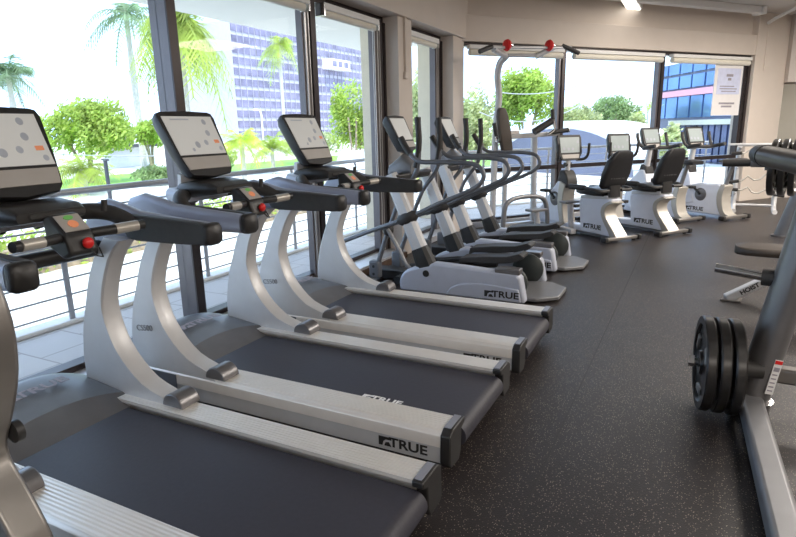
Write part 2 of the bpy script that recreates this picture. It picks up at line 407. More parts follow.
# patio, railing
on_p = [(-3.35,-6),(-3.35,7.6),(1.05,13.0)]
po = [fw(7.5,2.0)[:2], fw(.18,2.0)[:2], (-4.22,-6)]
struct(MB().prism([(-3.3,-6),(-3.3,7.6),(1.0,13.0),(1.6,13.8),*po], -.12, 0, 'xy').build('patio', M['tiles'], smooth=0))
struct(MB().box(-4.22,-4.05,-6,8.72,0,.03).build('trim_7', M['white_paint'], bevel=.01))
on_far(struct(MB().box(.2,7.4,1.74,1.92,0,.03).build('trim_8', M['white_paint'], bevel=.01)))
struct(MB().prism([(-3.1,-6),(-3.1,7.4),(1.3,12.9),fw(7.5,2.2)[:2],fw(-.3,2.2)[:2],(-5.3,9.6),(-5.3,-6)], 2.70, 3.3, 'xy').build('soffit', M['soffit'], smooth=0))
struct(MB().prism([(-3.1,-5.2),(8.2,-5.2),(8.2,18),(5,17.8),(1.3,13.0),(-3.1,7.5)], 3.3, 3.4, 'xy').build('roof', M['white_paint'], smooth=0))
def railing(L, posts, label):
    t = thing('railing', label, 'railing', (0,0,0))
    MB().tube([(0,0,.97),(L,0,.97)], .026, 12).build('top_rail', M['rail'], t)
    for p in posts:
        MB().tube([(p,0,.03),(p,0,.80),(p,-.02,.90),(p,-.0,.96)], .024, 10, flat=.5).build('post', M['rail'], t)
    for k in range(7): MB().tube([(0,0,.09+.125*k),(L,0,.09+.125*k)], .0075, 6).build('cable', M['rail'], t)
    return t
t = railing(13.7, [7.56-1.39*2, 7.56-1.39, 7.56, 8.95, 10.34, 11.73, 13.1], 'grey metal railing with horizontal rods outside the left windows')
t.location = (-4.1,-5.0,0); t.rotation_euler = (0,0,PI/2)
t = railing(6.9, [.2,1.15,2.55,3.95,5.35,6.75], 'grey metal railing with horizontal rods outside the far windows')
t.location = fw(.40,1.8,0); t.rotation_euler = (0,0,FA)
for i, (y0, lab) in enumerate(((6.52,'cream exterior column seen through the window left of the first inner column'),(8.18,'cream exterior column seen through the narrow window'))):
    struct(MB().box(-3.82,-3.60,y0,y0+.26,0,2.7).build('column_outside_%d' % (i+1), M['cream'], bevel=.005))
for x, y, lab in ((-4.1,4.35,'round recessed downlight in the soffit outside the second window'),(-4.3,7.9,'round recessed downlight in the soffit seen beside the outer column')):
    tag(MB().lathe([(.15,2.67),(.15,2.70)], (x,y,0)).lathe([(.10,2.655),(.11,2.675)], (x,y,0)).build('downlight', M['alu_light']), lab, 'light', 'soffit downlights')

# ------------------------------------------------------------------ outdoors
GZ = -1.0
fH = Vector((math.sin(math.radians(-27.3)), math.cos(math.radians(-27.3)))); rH = Vector((fH.y, -fH.x))
def at(px, D): p = (fH + rH*((px-396)/591))*D; return (p.x, p.y)
def zt(px, py, D): return EYE + (139-.0225*px-py)*D/608
struct(MB().box(-420,420,-420,420,GZ-.3,GZ).build('ground', M['ground'], smooth=0))
struct(MB().box(-24.5,-15.5,-60,120,GZ,GZ+.02).build('road', M['asphalt'], smooth=0))
struct(MB().box(-32,-24.7,-60,120,GZ,GZ+.06).build('lawn', M['grass'], smooth=0))
on_far(struct(MB().box(12,24,24,34,GZ,GZ+.06).build('lawn_back', M['grass'], smooth=0)))

def leaves(name, blobs, N, size, m, parent, seed=1, fill=.35):
    R = random.Random(seed); vs = []; fs = []
    wt = [b[1]*b[3] for b in blobs]
    for k in range(N):
        c, rx, ry, rz = R.choices(blobs, wt)[0]
        th = R.uniform(0, 2*PI); u = R.uniform(-.75, 1); q = math.sqrt(max(0, 1-u*u)); rr = R.uniform(fill, 1)**.5*R.uniform(.85, 1.08)
        p = Vector((c[0]+rx*q*math.cos(th)*rr, c[1]+ry*q*math.sin(th)*rr, c[2]+rz*u*rr))
        n = Vector((R.gauss(0,1), R.gauss(0,1), R.gauss(.6,.8))).normalized(); a = n.orthogonal().normalized(); b = n.cross(a)
        s = size*R.uniform(.6, 1.4); o = len(vs)
        vs += [p-a*s, p+b*s*.5, p+a*s, p-b*s*.5]; fs.append((o,o+1,o+2,o+3))
    me = bpy.data.meshes.new(name); me.from_pydata([tuple(v) for v in vs], [], fs); me.materials.append(m)
    o = bpy.data.objects.new(name, me); C.objects.link(o); o.parent = parent; return o
def tree(px, D, pxw, top, bot, label, m='leaf', N=5000, leaf=.13, trunk=True, seed=1, name='leafy_tree', nb=9):
    x, y = at(px, D); w = pxw/591*D/2; z1 = zt(px,top,D); z0 = zt(px,bot,D); t = thing(name, label, 'tree' if trunk else 'shrub', (x,y,GZ))
    R = random.Random(seed); z1 -= GZ; z0 -= GZ; z0 = max(z0, .05); H = z1-z0; bl = []
    for k in range(nb):
        a = R.uniform(0, 2*PI); q = R.uniform(.15, .72)*w; zz = z0+H*R.uniform(.3,.72)
        r = w*R.uniform(.32,.5); bl.append(((math.cos(a)*q, math.sin(a)*q, min(zz, z1-.32*H)), r, r, H*R.uniform(.26,.34)))
    bl.append(((0,0,z0+H*.62), w*.6, w*.6, H*.38))
    for s in (-1, 1): bl.append(((rH.x*s*w*.6, rH.y*s*w*.6, z0+H*.45), w*.42, w*.42, H*.34))
    leaves('foliage', bl, N, leaf, M[m], t, seed)
    if trunk:
        b = MB()
        for k in range(4):
            a = R.uniform(0, 6.28); e = Vector((math.cos(a)*w*.45, math.sin(a)*w*.45, z0+H*.55))
            b.tube(crv([(0.05*math.cos(a),.05*math.sin(a),-.02),(e.x*.2,e.y*.2,z0*.5+.2),(e.x*.55,e.y*.55,z0+H*.2),e],4), [.03*w+.05]*5+[.02*w+.03]*8, 7)
        b.build('trunk', M['bark'], t)
    return t
def frond(vs, fs, R, L, az, el, droop, wid, nl=16):
    d = Vector((math.cos(az), math.sin(az), 0)); up = Vector((0,0,1)); side = d.cross(up)
    pts = []
    for i in range(nl+1):
        t = i/nl; pts.append(d*(L*t*math.cos(el)*(1-.25*droop*t)) + up*(L*(t*math.sin(el)-droop*t*t)))
    for i in range(1, nl+1):
        t = i/nl; p = pts[i]; tg = (pts[i]-pts[i-1]).normalized(); ll = wid*math.sin(PI*min(1,(.12+.86*t)))**.7
        for s in (-1, 1):
            q = p + side*s*ll + tg*ll*.55 - up*ll*R.uniform(.35,.8); o = len(vs); k = L/nl*.45
            vs += [p-tg*k*.5, p+tg*k*.5, q]; fs.append((o,o+1,o+2))
    for i in range(nl):
        o = len(vs); w = .012*L; vs += [pts[i]-side*w, pts[i]+side*w, pts[i+1]+side*w, pts[i+1]-side*w]; fs.append((o,o+1,o+2,o+3))
def palm(px, D, cy, spread, label, m='frond', nf=18, droop=.55, seed=1, trunk_r=.14, lean=0, wid=.22, elmax=1.2, name='palm_tree'):
    x, y = at(px, D); z = zt(px,cy,D)-GZ; L = spread/591*D; t = thing(name, label, 'palm', (x,y,GZ)); R = random.Random(seed)
    vs = []; fs = []
    for k in range(nf): frond(vs, fs, R, L*R.uniform(.85,1.15), 2*PI*k/nf*1.618*3, R.uniform(-.25,elmax), droop*R.uniform(.7,1.3), L*wid)
    top = Vector((rH.x*lean, rH.y*lean, z)); vs = [tuple(v+top) for v in vs]
    me = bpy.data.meshes.new('crown'); me.from_pydata(vs, [], fs); me.materials.append(M[m])
    o = bpy.data.objects.new('crown', me); C.objects.link(o); o.parent = t
    r = trunk_r
    MB().tube(crv([(0,0,-.02),(0,0,z*.3),(top.x*.6,top.y*.6,z*.7),tuple(top)],4), [r*1.25]+[r]*8+[r*.8]*4, 9).build('trunk', M['palm_trunk'], t)
    return t
tree(86,30,94,97,168,'broad green tree with forked trunks left of the near window post','leaf',9000,.11,seed=3)
palm(20,44,76,34,'short palm standing alone at the left edge','frond_dark',40,.6,2,.22,wid=.45)
palm(142,40,20,50,'tall royal palm with a slim pale trunk beside the near window post','frond_dark',20,.75,5,.20,0,wid=.3)
palm(190,20,30,60,'large drooping coconut palm just right of the near window post','frond',46,1.1,4,.13,wid=.5)
palm(286,60,47,26,'small slender palm standing in front of the office tower','frond',24,.8,6,.16,wid=.38)
tree(355,33,50,78,166,'light green leafy tree in front of the outer cream column','leaf',5000,.10,seed=8)
palm(78,24,170,38,'bushy low palm under the broad tree, by the rail','frond',34,.45,9,.16,elmax=1.0,wid=.34,name='low_palm')
palm(242,28,142,34,'low fan palm with spreading fronds below the office tower','frond_yellow',34,.5,11,.12,elmax=1.2,wid=.34,name='low_palm')
palm(272,34,148,28,'second low palm, half behind the console of the third treadmill','frond',30,.5,12,.12,elmax=1.2,wid=.34,name='low_palm')
palm(318,22,160,26,'low palm right of the third treadmill screen','frond',30,.5,13,.1,elmax=1.0,wid=.34,name='low_palm')
tree(152,28,50,165,184,'round green shrubs at the foot of the royal palm','leaf_dark',2500,.08,False,21,'shrub')
tree(206,36,60,140,172,'dark shrub right of the near window post','leaf_dark',2500,.1,False,22,'shrub')
tree(150,38,40,118,150,'small tree behind the royal palm trunk','leaf',2500,.12,True,23)
tree(312,45,60,130,160,'shrubbery at the foot of the office tower','leaf_pale',2500,.12,False,24,'shrub')
h = thing('hedge', 'low clipped hedge between the railing and the road', 'hedge', (-10.6,10,GZ))
leaves('foliage', [((0,k*.8-12,.35), .5,.6,.5) for k in range(32)], 9000, .07, M['leaf'], h, 31, .2)
MB().box(-.3,.3,-12,13,0,.5).build('hedge_core', M['bark'], h)
tree(424,30,42,66,160,'pale green tree seen through the narrow window','leaf_pale',4500,.12,seed=41)
tree(477,34,52,84,172,'pale leafy tree at the left of the far windows','leaf_pale',6000,.12,seed=42)
tree(527,42,66,67,134,'big round tree behind the pull-up station','leaf',9000,.13,seed=43,nb=12)
tree(614,60,62,94,138,'wide dark green tree behind the white vaulted roof','leaf_dark',6000,.14,seed=44)
tree(578,44,50,103,134,'light green bush left of the wide dark tree, above the vaulted roof','leaf_pale',4000,.12,seed=45)
tree(640,37,20,112,145,'small pale bush right of the vaulted roof','leaf_pale',1500,.1,False,seed=46,name='shrub')
palm(648,39.5,110,17,'small lime green palm left of the blue glass building','frond_yellow',12,.15,47,.06,elmax=1.4,name='low_palm')
tree(676,24,30,121,230,'light bushes in front of the blue glass building','leaf_pale',2500,.1,False,48,'shrub')
# office tower
A = Vector(at(239,180)); B = Vector(at(366,243)); d = (B-A).normalized(); ang = math.atan2(d.y, d.x); L = (B-A).length
t = thing('office_tower', 'tall office tower with rows of violet glass windows', 'building', (A.x,A.y,GZ), ang)
HT = zt(239,24,180)-GZ
MB().box(0,L,0,30,0,HT).build('wall', M['tower_wall'], t, smooth=0)
rows = 11; cols = 7; fh = HT/ (rows+.3)
for r in range(rows):
    for c in range(cols):
        MB().box(L*c/cols+.5, L*(c+1)/cols-.1, -.25, .05, fh*r+fh*.35, fh*r+fh*1.0).build('window', M['tower_glass'], t, smooth=0)
mb = MB()
for c in range(cols*4): mb.box(L*c/cols/4+.0, L*c/cols/4+.07, -.4, 0, 0, HT)
mb.build('fin', M['tower_wall'], t, smooth=0)
bb = MB().box(L*.62,L*.79,-4,0,HT*.70,HT*.80); bb.build('balcony', M['bldg_white'], t, smooth=0)
wb = MB()
for k in range(3): wb.box(L*(.635+.05*k), L*(.67+.05*k), -4.1, -3.9, HT*.725, HT*.78)
wb.build('balcony_window', M['tower_glass'], t, smooth=0)
# low white building left, pale high rise, blue glass building, vaulted hall
A = Vector(at(96,44)); B = Vector(at(222,58)); d = (B-A).normalized(); ang = math.atan2(d.y, d.x); L = (B-A).length
t = thing('low_building', 'long low white building behind the trees on the left', 'building', (A.x,A.y,GZ), ang)
MB().box(0,L,0,8,0,1.55).build('wall', M['bldg_white'], t, smooth=0)
MB().box(.3,5.5,-1.2,0,1.5,1.75).build('canopy', M['pole_black'], t, smooth=0)
MB().box(L*.45,L,0,8,1.5,3.2).build('upper_wall', M['bldg_white'], t, smooth=0)
x, y = at(628,330)
t = thing('high_rise', 'faint pale high-rise in the distance above the dark tree', 'building', (x,y,GZ), FA)
hz = zt(628,66,330)-GZ
MB().box(-9,9,0,14,0,hz).build('wall', M['bldg_white'], t, smooth=0)
wm = mat('pale_window_band', (.62,.66,.70), .5); w = MB()
for k in range(10): w.box(-8,8,-.2,0,hz*(.2+.078*k),hz*(.225+.078*k))
w.build('window_band', wm, t, smooth=0)
A = Vector(at(656,42)); B = Vector(at(790,29)); d = (B-A).normalized(); ang = math.atan2(d.y, d.x); L = (B-A).length
t = thing('glass_building', 'blue glass building with a pink band right of the far windows', 'building', (A.x,A.y,GZ), ang)
zz = lambda py: zt(656,py,40)-GZ
MB().box(0,L,0,12,0,zz(66)).build('wall', M['dome_grey'], t, smooth=0)
nx = 9
for c in range(nx):
    for (a, b_) in ((120,98.5),(92,79),(78,67)):
        MB().box(L*c/nx+.12, L*(c+1)/nx-.06, -.12, .02, zz(a)+.1, zz(b_)).build('window', M['glass_blue'], t, smooth=0)
MB().box(-.1,L+.1,-.3,.02,zz(98),zz(92.5)).build('band', M['pink'], t, smooth=0)
MB().box(2.4,L,-.35,.02,zz(124)-.1,zz(121)).build('ledge', M['alu_light'], t, smooth=0)
mb = MB()
for c in range(22): mb.box(2.5+c*.62, 2.95+c*.62, -.2, .02, .1, zz(126))
lw = mat('dark_lower_glass', (.07,.09,.18), .15, .3, .5, .5); mb.build('lower_window', lw, t, smooth=0)
x, y = at(560,30); t = thing('vaulted_hall', 'low vaulted hall with a white rim and blue-grey gable outside the far windows', 'building', (x,y,GZ), math.radians(-27.3))
def arc(w, h, n=28): return [(w*math.cos(PI*k/n), h*math.sin(PI*k/n)) for k in range(n+1)]
hh = zt(562,121,30)-GZ; ww = 4.9
MB().prism(arc(ww,hh), 0, 4.5, 'xz').build('roof', M['bldg_white'], t)
MB().prism(arc(ww-.55,hh-.36), -.05, 0.0, 'xz').build('gable', M['dome_grey'], t, smooth=0)
# street furniture
x, y = at(103,22); t = thing('sign_pole', 'dark T-shaped pole in front of the broad tree', 'pole', (x,y,GZ))
MB().box(-.05,.05,-.05,.05,0,1.55).build('post', M['pole_black'], t); MB().obox((0,0,1.52), .9,.12,.06, Matrix.Rotation(-.47,3,'Z')).build('cross_arm', M['pole_black'], t)
x, y = at(264,50); t = thing('street_lamp', 'thin white street lamp in front of the office tower', 'lamp', (x,y,GZ), math.radians(150))
hp = zt(264,110,50)-GZ
MB().tube([(0,0,0),(0,0,hp*.9),(.3,0,hp),(1.4,0,hp+.1)], .07, 8).build('post', M['white_paint'], t); MB().ell((1.6,0,hp+.08),.35,.12,.08).build('lamp_head', M['white_paint'], t)
x, y = at(362,28); t = thing('parked_car', 'small white car parked beyond the railing beside the outer column', 'car', (x,y,GZ+.02), PI/2+.2)
cp = crv2([(-2.1,.35),(-2.1,.75),(-1.9,.9),(-1.2,.98),(-.75,1.38),(.4,1.42),(1.1,1.0),(1.9,.85),(2.15,.6),(2.12,.35)],3)
MB().prism(cp+[(1.5,.25),(-1.5,.25)], -.85, .85, 'xz').build('body', M['car_white'], t, bevel=.05)
lwg = MB().prism([(-1.05,1.0),(-.7,1.33),(.35,1.36),(.95,1.02)], -.87, .87, 'xz').build('window', M['glass_blue'], t)
for a in (-1.3,1.35):
    for s in (-1,1): MB().lathe([(.31,s*.72),(.31,s*.88)], (a,0,.31), 'y').build('wheel', M['black'], t)
def wire(p, q_, sag, label):
    pts = [Vector(p).lerp(Vector(q_), k/16) - Vector((0,0,sag*4*(k/16)*(1-k/16))) for k in range(17)]
    tag(MB().tube(pts, .025, 5).build('overhead_wire', M['rail']), label, 'wire', 'overhead wires')
def a3(px, py, D): x, y = at(px, D); return (x, y, zt(px,py,D))
wire(a3(0,150,27), a3(160,156,27), .1, 'overhead wire crossing in front of the broad tree')
wire(a3(470,86,30), a3(600,78,30), .6, 'upper overhead wire across the far left window')
wire(a3(480,112,30), a3(600,92,30), .9, 'lower overhead wire across the far left window')


# ------------------------------------------------------------------ treadmills
def ring_rect(x, yc, zc, wy, hz, r=.3, n=4):
    # rounded rectangle ring in the yz plane
    pts = []
    for sx, sy, a0 in ((1,1,0),(-1,1,90),(-1,-1,180),(1,-1,270)):
        for k in range(n+1):
            a = math.radians(a0+90*k/n); q = min(wy, hz)*r
            pts.append((x, yc+sx*(wy/2-q)+q*math.cos(a), zc+sy*(hz/2-q)+q*math.sin(a)))
    return pts
def make_treadmill():
    t = thing('treadmill', 'treadmill', 'treadmill', (0,0,0), 0, 'treadmills in a row facing the windows')
    X = lambda x: x+1.76
    for s in (-1, 1):
        # step rail: ribbed top, sloping shoulder
        pr = [(s*.262,.205),(s*.372,.205),(s*.392,.198),(s*.402,.182),(s*.405,.135),(s*.30,.135),(s*.262,.190)]
        r = MB(); n = len(pr); r.prism(pr, X(-2.5), X(-.802), 'yz'); rail = r.build('step_rail', M['step'], t, smooth=20)
        MB().prism([(s*.30,.135),(s*.398,.135),(s*.398,.062),(s*.31,.062)], X(-2.5), X(-.804), 'yz').build('side_plate', M['silver'], t, smooth=0)
        e = MB(); e.prism([(s*.25,.21),(s*.375,.21),(s*.408,.19),(s*.412,.07),(s*.40,.05),(s*.31,.045),(s*.29,.08),(s*.285,.17),(s*.25,.185)], X(-.803), X(-.758), 'yz')
        cap = e.build('end_cap', M['black'], t, bevel=.006)
        MB().prism([(s*.262,.209),(s*.374,.209),(s*.374,.213),(s*.262,.213)], X(-.799), X(-.770), 'yz').build('cap_plate', M['cap_grey'], cap, smooth=0)
        MB().lathe([(.03,0),(.035,.01),(.035,.03),(.02,.045)], (X(-.86),s*.35,0)).build('levelling_foot', M['black'], t)
        # rounded cap at the foot of each upright
        ft = MB(); pl = [(X(-1.985)+.062*math.cos(a), .203+.062*math.sin(a)) for a in [PI*k/10 for k in range(11)]]
        ft.prism(pl, s*.30, s*.405, 'xz'); ft.build('upright_foot', M['tube_grey'], t, bevel=.006)
        # the curved upright, one swept body
        L = [(-2.56,.10),(-2.565,.22),(-2.56,.36),(-2.53,.50),(-2.48,.63),(-2.43,.75),(-2.37,.85),(-2.29,.94)]
        Rr = [(-1.95,.10),(-2.00,.215),(-2.16,.275),(-2.28,.38),(-2.345,.50),(-2.36,.64),(-2.27,.84),(-2.18,.93)]
        Lc = crv2(L,3); Rc = crv2(Rr,3); rings = []
        for k, (a, b) in enumerate(zip(Lc, Rc)):
            q = k/(len(Lc)-1); hw = .046; yo = s*(.352-.008*q)
            a = Vector((X(a[0]),0,a[1])); b = Vector((X(b[0]),0,b[1])); ch = .009
            dd = (b-a).normalized(); P = [a+dd*ch, a+dd*.0, a+dd*.0, a+dd*ch, b-dd*ch, b, b, b-dd*ch]
            Yv = [-hw, -hw+.009, hw-.009, hw, hw, hw-.009, -hw+.009, -hw]
            rings.append([(p.x, yo+y, p.z) for p, y in zip(P, Yv)])
        u = MB().loft(rings).build('upright', M['silver'], t, smooth=28)
        if True:
            text('CS500', .045, M['silver_dark'], 'model_mark', u, frame((1,0,.1) if s < 0 else (-1,0,.1), (0,0,1), (X(-2.45), s*.3975, .40)), sx=1.0)
        # arm rest: silver outside, black pad inside and on the end
        a = MB(); rg = []
        for x, zc, hz, w in ((-2.55,.905,.05,.04),(-2.50,.93,.10,.06),(-2.43,.975,.19,.07),(-2.33,1.0,.19,.078),(-2.23,1.0,.15,.078),(-2.14,.992,.118,.075),(-1.95,.984,.10,.072),(-1.74,.978,.084,.068)):
            rg.append(ring_rect(X(x), s*.385, zc, w, hz, .42))
        a.loft([[(x, s*.386+(y-s*.385)*.62, z) for x, y, z in r_] for r_ in rg]); a.build('arm_rest', M['hood_blue'], t, smooth=60)
        a = MB(); rg = []
        for x, zc, hz, w in ((-2.19,.99,.06,.05),(-2.17,.988,.10,.072),(-2.12,.985,.112,.08),(-1.93,.982,.104,.078),(-1.74,.978,.088,.072),(-1.72,.978,.084,.07)):
            rg.append(ring_rect(X(x), s*.350, zc, w*.55, hz, .22))
        a.loft(rg); a.build('grip_pad', M['rubber'], t, smooth=60)
        MB().loft([ring_rect(X(-1.728), s*.368, .978, .084, .088, .25), ring_rect(X(-1.710), s*.368, .978, .084, .088, .25), ring_rect(X(-1.697), s*.368, .978, .068, .072, .3)]).build('arm_cap', M['black'], t, smooth=60)
        # curved black tube from console to arm rest
        MB().tube(crv([(X(-2.36),s*.06,1.04),(X(-2.33),s*.15,1.055),(X(-2.26),s*.24,1.062),(X(-2.20),s*.30,1.045),(X(-2.12),s*.335,1.0)],5), .034, 12).build('console_tube', M['rubber'], t)
        # pulse grip
        g = MB().tube([(X(-2.02),s*.055,1.015),(X(-1.985),s*.12,1.018),(X(-1.96),s*.25,1.022)], [.018,.019,.019], 12).build('pulse_grip', M['black'], t)
        MB().tube([(X(-1.9815),s*.14,1.0185),(X(-1.9625),s*.225,1.0215)], .0205, 14).build('sensor_plate', M['champagne'], g)
    # motor cover
    hv = []; nx, ny = 14, 20
    for i in range(nx+1):
        for j in range(ny+1):
            u = i/nx; v = j/ny*2-1; y = v*.405
            xr = -2.25 - .13*(1-v*v)     # rear lip bows forward in the middle
            xf = -2.80 + .10*v*v*v*v
            x = xf + (xr-xf)*u
            hh = .11+.185*math.sin(min(1,u/.32)*PI/2) if u < .32 else .295-.058*((u-.32)/.68)**1.3
            z = min(hh, .18) + (hh-min(hh,.18))*(1-abs(v)**3)
            hv.append((X(x), y, z))
    hf = [(i*(ny+1)+j, i*(ny+1)+j+1, (i+1)*(ny+1)+j+1, (i+1)*(ny+1)+j) for i in range(nx) for j in range(ny)]
    m = MB().add(hv, hf)
    # skirt and the sloped rear face down to the belt
    edge = [hv[j] for j in range(ny+1)]; k0 = len(m.v)
    m.add(edge+[(p[0]+.02, p[1], .04) for p in edge], [(j, j+1, ny+1+j+1, ny+1+j) for j in range(ny)])
    for jj in (0, ny):
        e = [hv[i*(ny+1)+jj] for i in range(nx+1)]; m.add(e+[(p[0],p[1],.04) for p in e], [(i,i+1,nx+1+i+1,nx+1+i) for i in range(nx)])
    hd = m.build('motor_cover', M['hood'], t, smooth=50)
    re = [hv[nx*(ny+1)+j] for j in range(ny+1)]
    MB().add(re+[(X(-2.225), p[1]*.93, .168) for p in re], [(j, j+1, ny+1+j+1, ny+1+j) for j in range(ny)]).build('cover_lip', M['tube_grey'], hd, smooth=50)
    true_logo(hd, frame((0,1,0), (-1,0,.12), (X(-2.53),.03,.2895)), .052, M['ink'])
    # belt and deck
    prof = [(X(-2.32),.170)] + [(X(-.80)+.052*math.sin(a), .118+.052*math.cos(a)) for a in [PI*k/12 for k in range(13)]] + [(X(-2.32),.066)]
    MB().prism(prof, -.262, .262, 'xz').build('running_belt', M['belt'], t, smooth=40)
    fr = MB()
    for s in (-1, 1): fr.box(X(-2.5), X(-.85), s*.262-.0 if s > 0 else -.30, .30 if s > 0 else -.262, .10, .135)
    fr.box(X(-2.3), X(-.9), -.30, .30, .075, .10); fr.build('deck_frame', M['black'], t)
    true_logo(t, frame((1,0,0), (0,1,0), (X(-1.19),-.195,.1708)), .036, M['white_print'])
    for s in (-1, 1): true_logo(t, frame((-s,0,0), (0,0,1), (X(-.985), s*.3992, .100)), .040, M['black'])
    MB().tube([(X(-2.36),-.33,.885),(X(-2.36),.33,.885)], .034, 12).build('cross_bar', M['black'], t)
    # console
    rot = Matrix.Rotation(math.radians(-28), 3, 'Y')
    def P(a, y, z): return Vector((X(-2.345), 0, 1.312)) + rot @ Vector((a, y*.82, z*1.10))
    hs = MB(); o = [(-.215,-.03),(-.238,.14),(-.228,.165),(-.20,.172),(0,.178),(.20,.172),(.228,.165),(.238,.14),(.215,-.03),(.19,-.135),(.165,-.158),(0,-.172),(-.165,-.158),(-.19,-.135)]
    for a, k in ((-.075,.86),(-.05,.96),(-.012,1.0),(.0,.985)): hs_r = [tuple(P(a, y*k, z*k)) for y, z in o]; hs.rg = getattr(hs, 'rg', []) + [hs_r]
    hs.loft(hs.rg); sc = hs.build('screen_housing', M['black'], t, smooth=30)
    def sheet(poly, a0, a1, name, m, par):
        b = MB(); n = len(poly); vs = [tuple(P(a0, *p)) for p in poly]+[tuple(P(a1, *p)) for p in poly]
        b.add(vs, [tuple(range(n)), tuple(range(2*n-1,n-1,-1))]+[(i,i+n,(i+1)%n+n,(i+1)%n) for i in range(n)]); return b.build(name, m, par, smooth=0)
    dp = sheet([(-.195,-.055),(.195,-.055),(.205,.145),(-.205,.145)], .0, .004, 'display', M['screen'], sc)
    sheet([(-.178,-.13),(.178,-.13),(.195,-.068),(-.195,-.068)], 0, .005, 'control_strip', M['champ_light'], sc)
    for k, (y, z, r) in enumerate(((.12,.115,.020),(.11,.055,.021),(.06,.005,.019),(-.02,-.005,.023),(-.07,-.03,.012),(.165,-.03,.016))):
        pl = [(y+r*.85*math.cos(2*PI*i/16), z+r*.75*math.sin(2*PI*i/16)) for i in range(16)]
        sheet(pl, .004, .0052, 'screen_icon', M['icon'], sc)
    sheet([(.135,.0),(.175,.0),(.175,.018),(.135,.018)], .004, .0052, 'screen_icon', M['icon_red'], sc)
    sheet([(-.15,.125),(0,.125),(0,.132),(-.15,.132)], .004, .0052, 'screen_title', M['icon'], sc)
    # tray and neck
    tr = MB(); rg = []
    for x, zc, w, h in ((-2.43,1.06,.26,.05),(-2.38,1.075,.30,.085),(-2.28,1.09,.31,.085),(-2.16,1.09,.29,.06),(-2.125,1.085,.26,.035)): rg.append(ring_rect(X(x), 0, zc, w, h, .42))
    ty = tr.loft(rg).build('console_tray', M['black'], t, smooth=50)
    MB().loft([ring_rect(X(-2.46),-.03,1.055,.24,.05,.4), ring_rect(X(-2.42),-.03,1.06,.32,.07,.4), ring_rect(X(-2.30),-.03,1.05,.32,.05,.4)]).build('speaker_shell', M['ell_grey'], ty, smooth=50)
    MB().tube([(X(-2.40),0,1.08),(X(-2.39),0,1.16)], .05, 14, flat=2.4).build('console_neck', M['silver'], t)
    MB().loft([ring_rect(X(-2.1249),.02,1.088,.22,.022,.4), ring_rect(X(-2.118),.02,1.088,.21,.016,.4)]).build('tray_slot', M['rubber'], ty)
    # stop pod between the pulse grips
    pd = MB(); pd.prism([(X(-2.11),1.085),(X(-2.065),1.095),(X(-1.985),1.025),(X(-1.965),.955),(X(-2.02),.935),(X(-2.10),.98)], -.056, .056, 'xz')
    pdo = pd.build('control_pod', M['black'], t, bevel=.014, seg=3)
    nrm = Vector((.6585,0,.7526)); cpt = Vector((X(-2.024),0,1.0606)); ux = Vector((.7526,0,-.6585))
    def disc(c, r0, h, name, m, rx=1, ry=1, n=18):
        pts = []
        for hh in (0, h): pts += [c+nrm*hh+ux*r0*ry*math.cos(2*PI*k/n)+Vector((0,1,0))*r0*rx*math.sin(2*PI*k/n) for k in range(n)]
        MB().add([tuple(p) for p in pts], [tuple(range(n)), tuple(range(2*n-1,n-1,-1))]+[(k,(k+1)%n,n+(k+1)%n,n+k) for k in range(n)]).build(name, m, pdo)
    b = MB(); q = [cpt+ux*a*.040+Vector((0,1,0))*y*.046 for a, y in ((-1,-1),(-1,1),(1,1),(1,-1))]
    b.add([tuple(p) for p in q]+[tuple(p+nrm*.003) for p in q], [(0,1,2,3),(7,6,5,4),(0,4,5,1),(1,5,6,2),(2,6,7,3),(3,7,4,0)]); b.build('key_panel', M['champ_light'], pdo)
    disc(cpt-ux*.024+nrm*.003, .018, .003, 'start_key', M['green'], 1, .55); disc(cpt+ux*.008+nrm*.003, .019, .003, 'stop_key', M['icon_red'], 1.0, .9)
    MB().ell((X(-1.964),.012,.990),.016,.021,.021).build('emergency_knob', M['red'], pdo)
    MB().tube([(X(-1.97),.02,.965),(X(-1.95),.03,.94),(X(-1.96),.06,.93),(X(-1.99),.07,.96)], .003, 6).build('tether_cord', M['cord'], pdo)
    MB().tube([(X(-2.14),.22,1.07),(X(-2.14),.225,1.115)], .012, 10).build('bottle_peg', M['rubber'], t)
    return t
M['hood_blue'] = mat('arm_rest_grey', (.30,.32,.40), .33, .2, .03)
M['champ_light'] = mat('control_panel_grey', (.48,.45,.42), .4, .2, .03)
M['white_print'] = mat('white_print', (.85,.85,.85), .6)
M['cap_grey'] = mat('cap_inlay_grey', (.30,.31,.36), .35, .2, .03)
tm = make_treadmill()
labs = ['nearest treadmill, at the lower left, cut off by the picture edge','middle treadmill of the row, between the nearest and the far one','farthest treadmill, beside the elliptical trainers']
for i in range(3):
    o = tm if i == 0 else dup(tm)
    o.location = (-1.76+(.04 if i == 0 else 0), 1.29+i, 0); o['label'] = labs[i]
    if i == 0: first_tm = o

for ch in list(first_tm.children):       # the front-most belt shows no print in the picture
    if ch.name.split('.')[0] in ('lettering', 'emblem') and ch.material_slots[0].material == M['white_print']: bpy.data.objects.remove(ch)
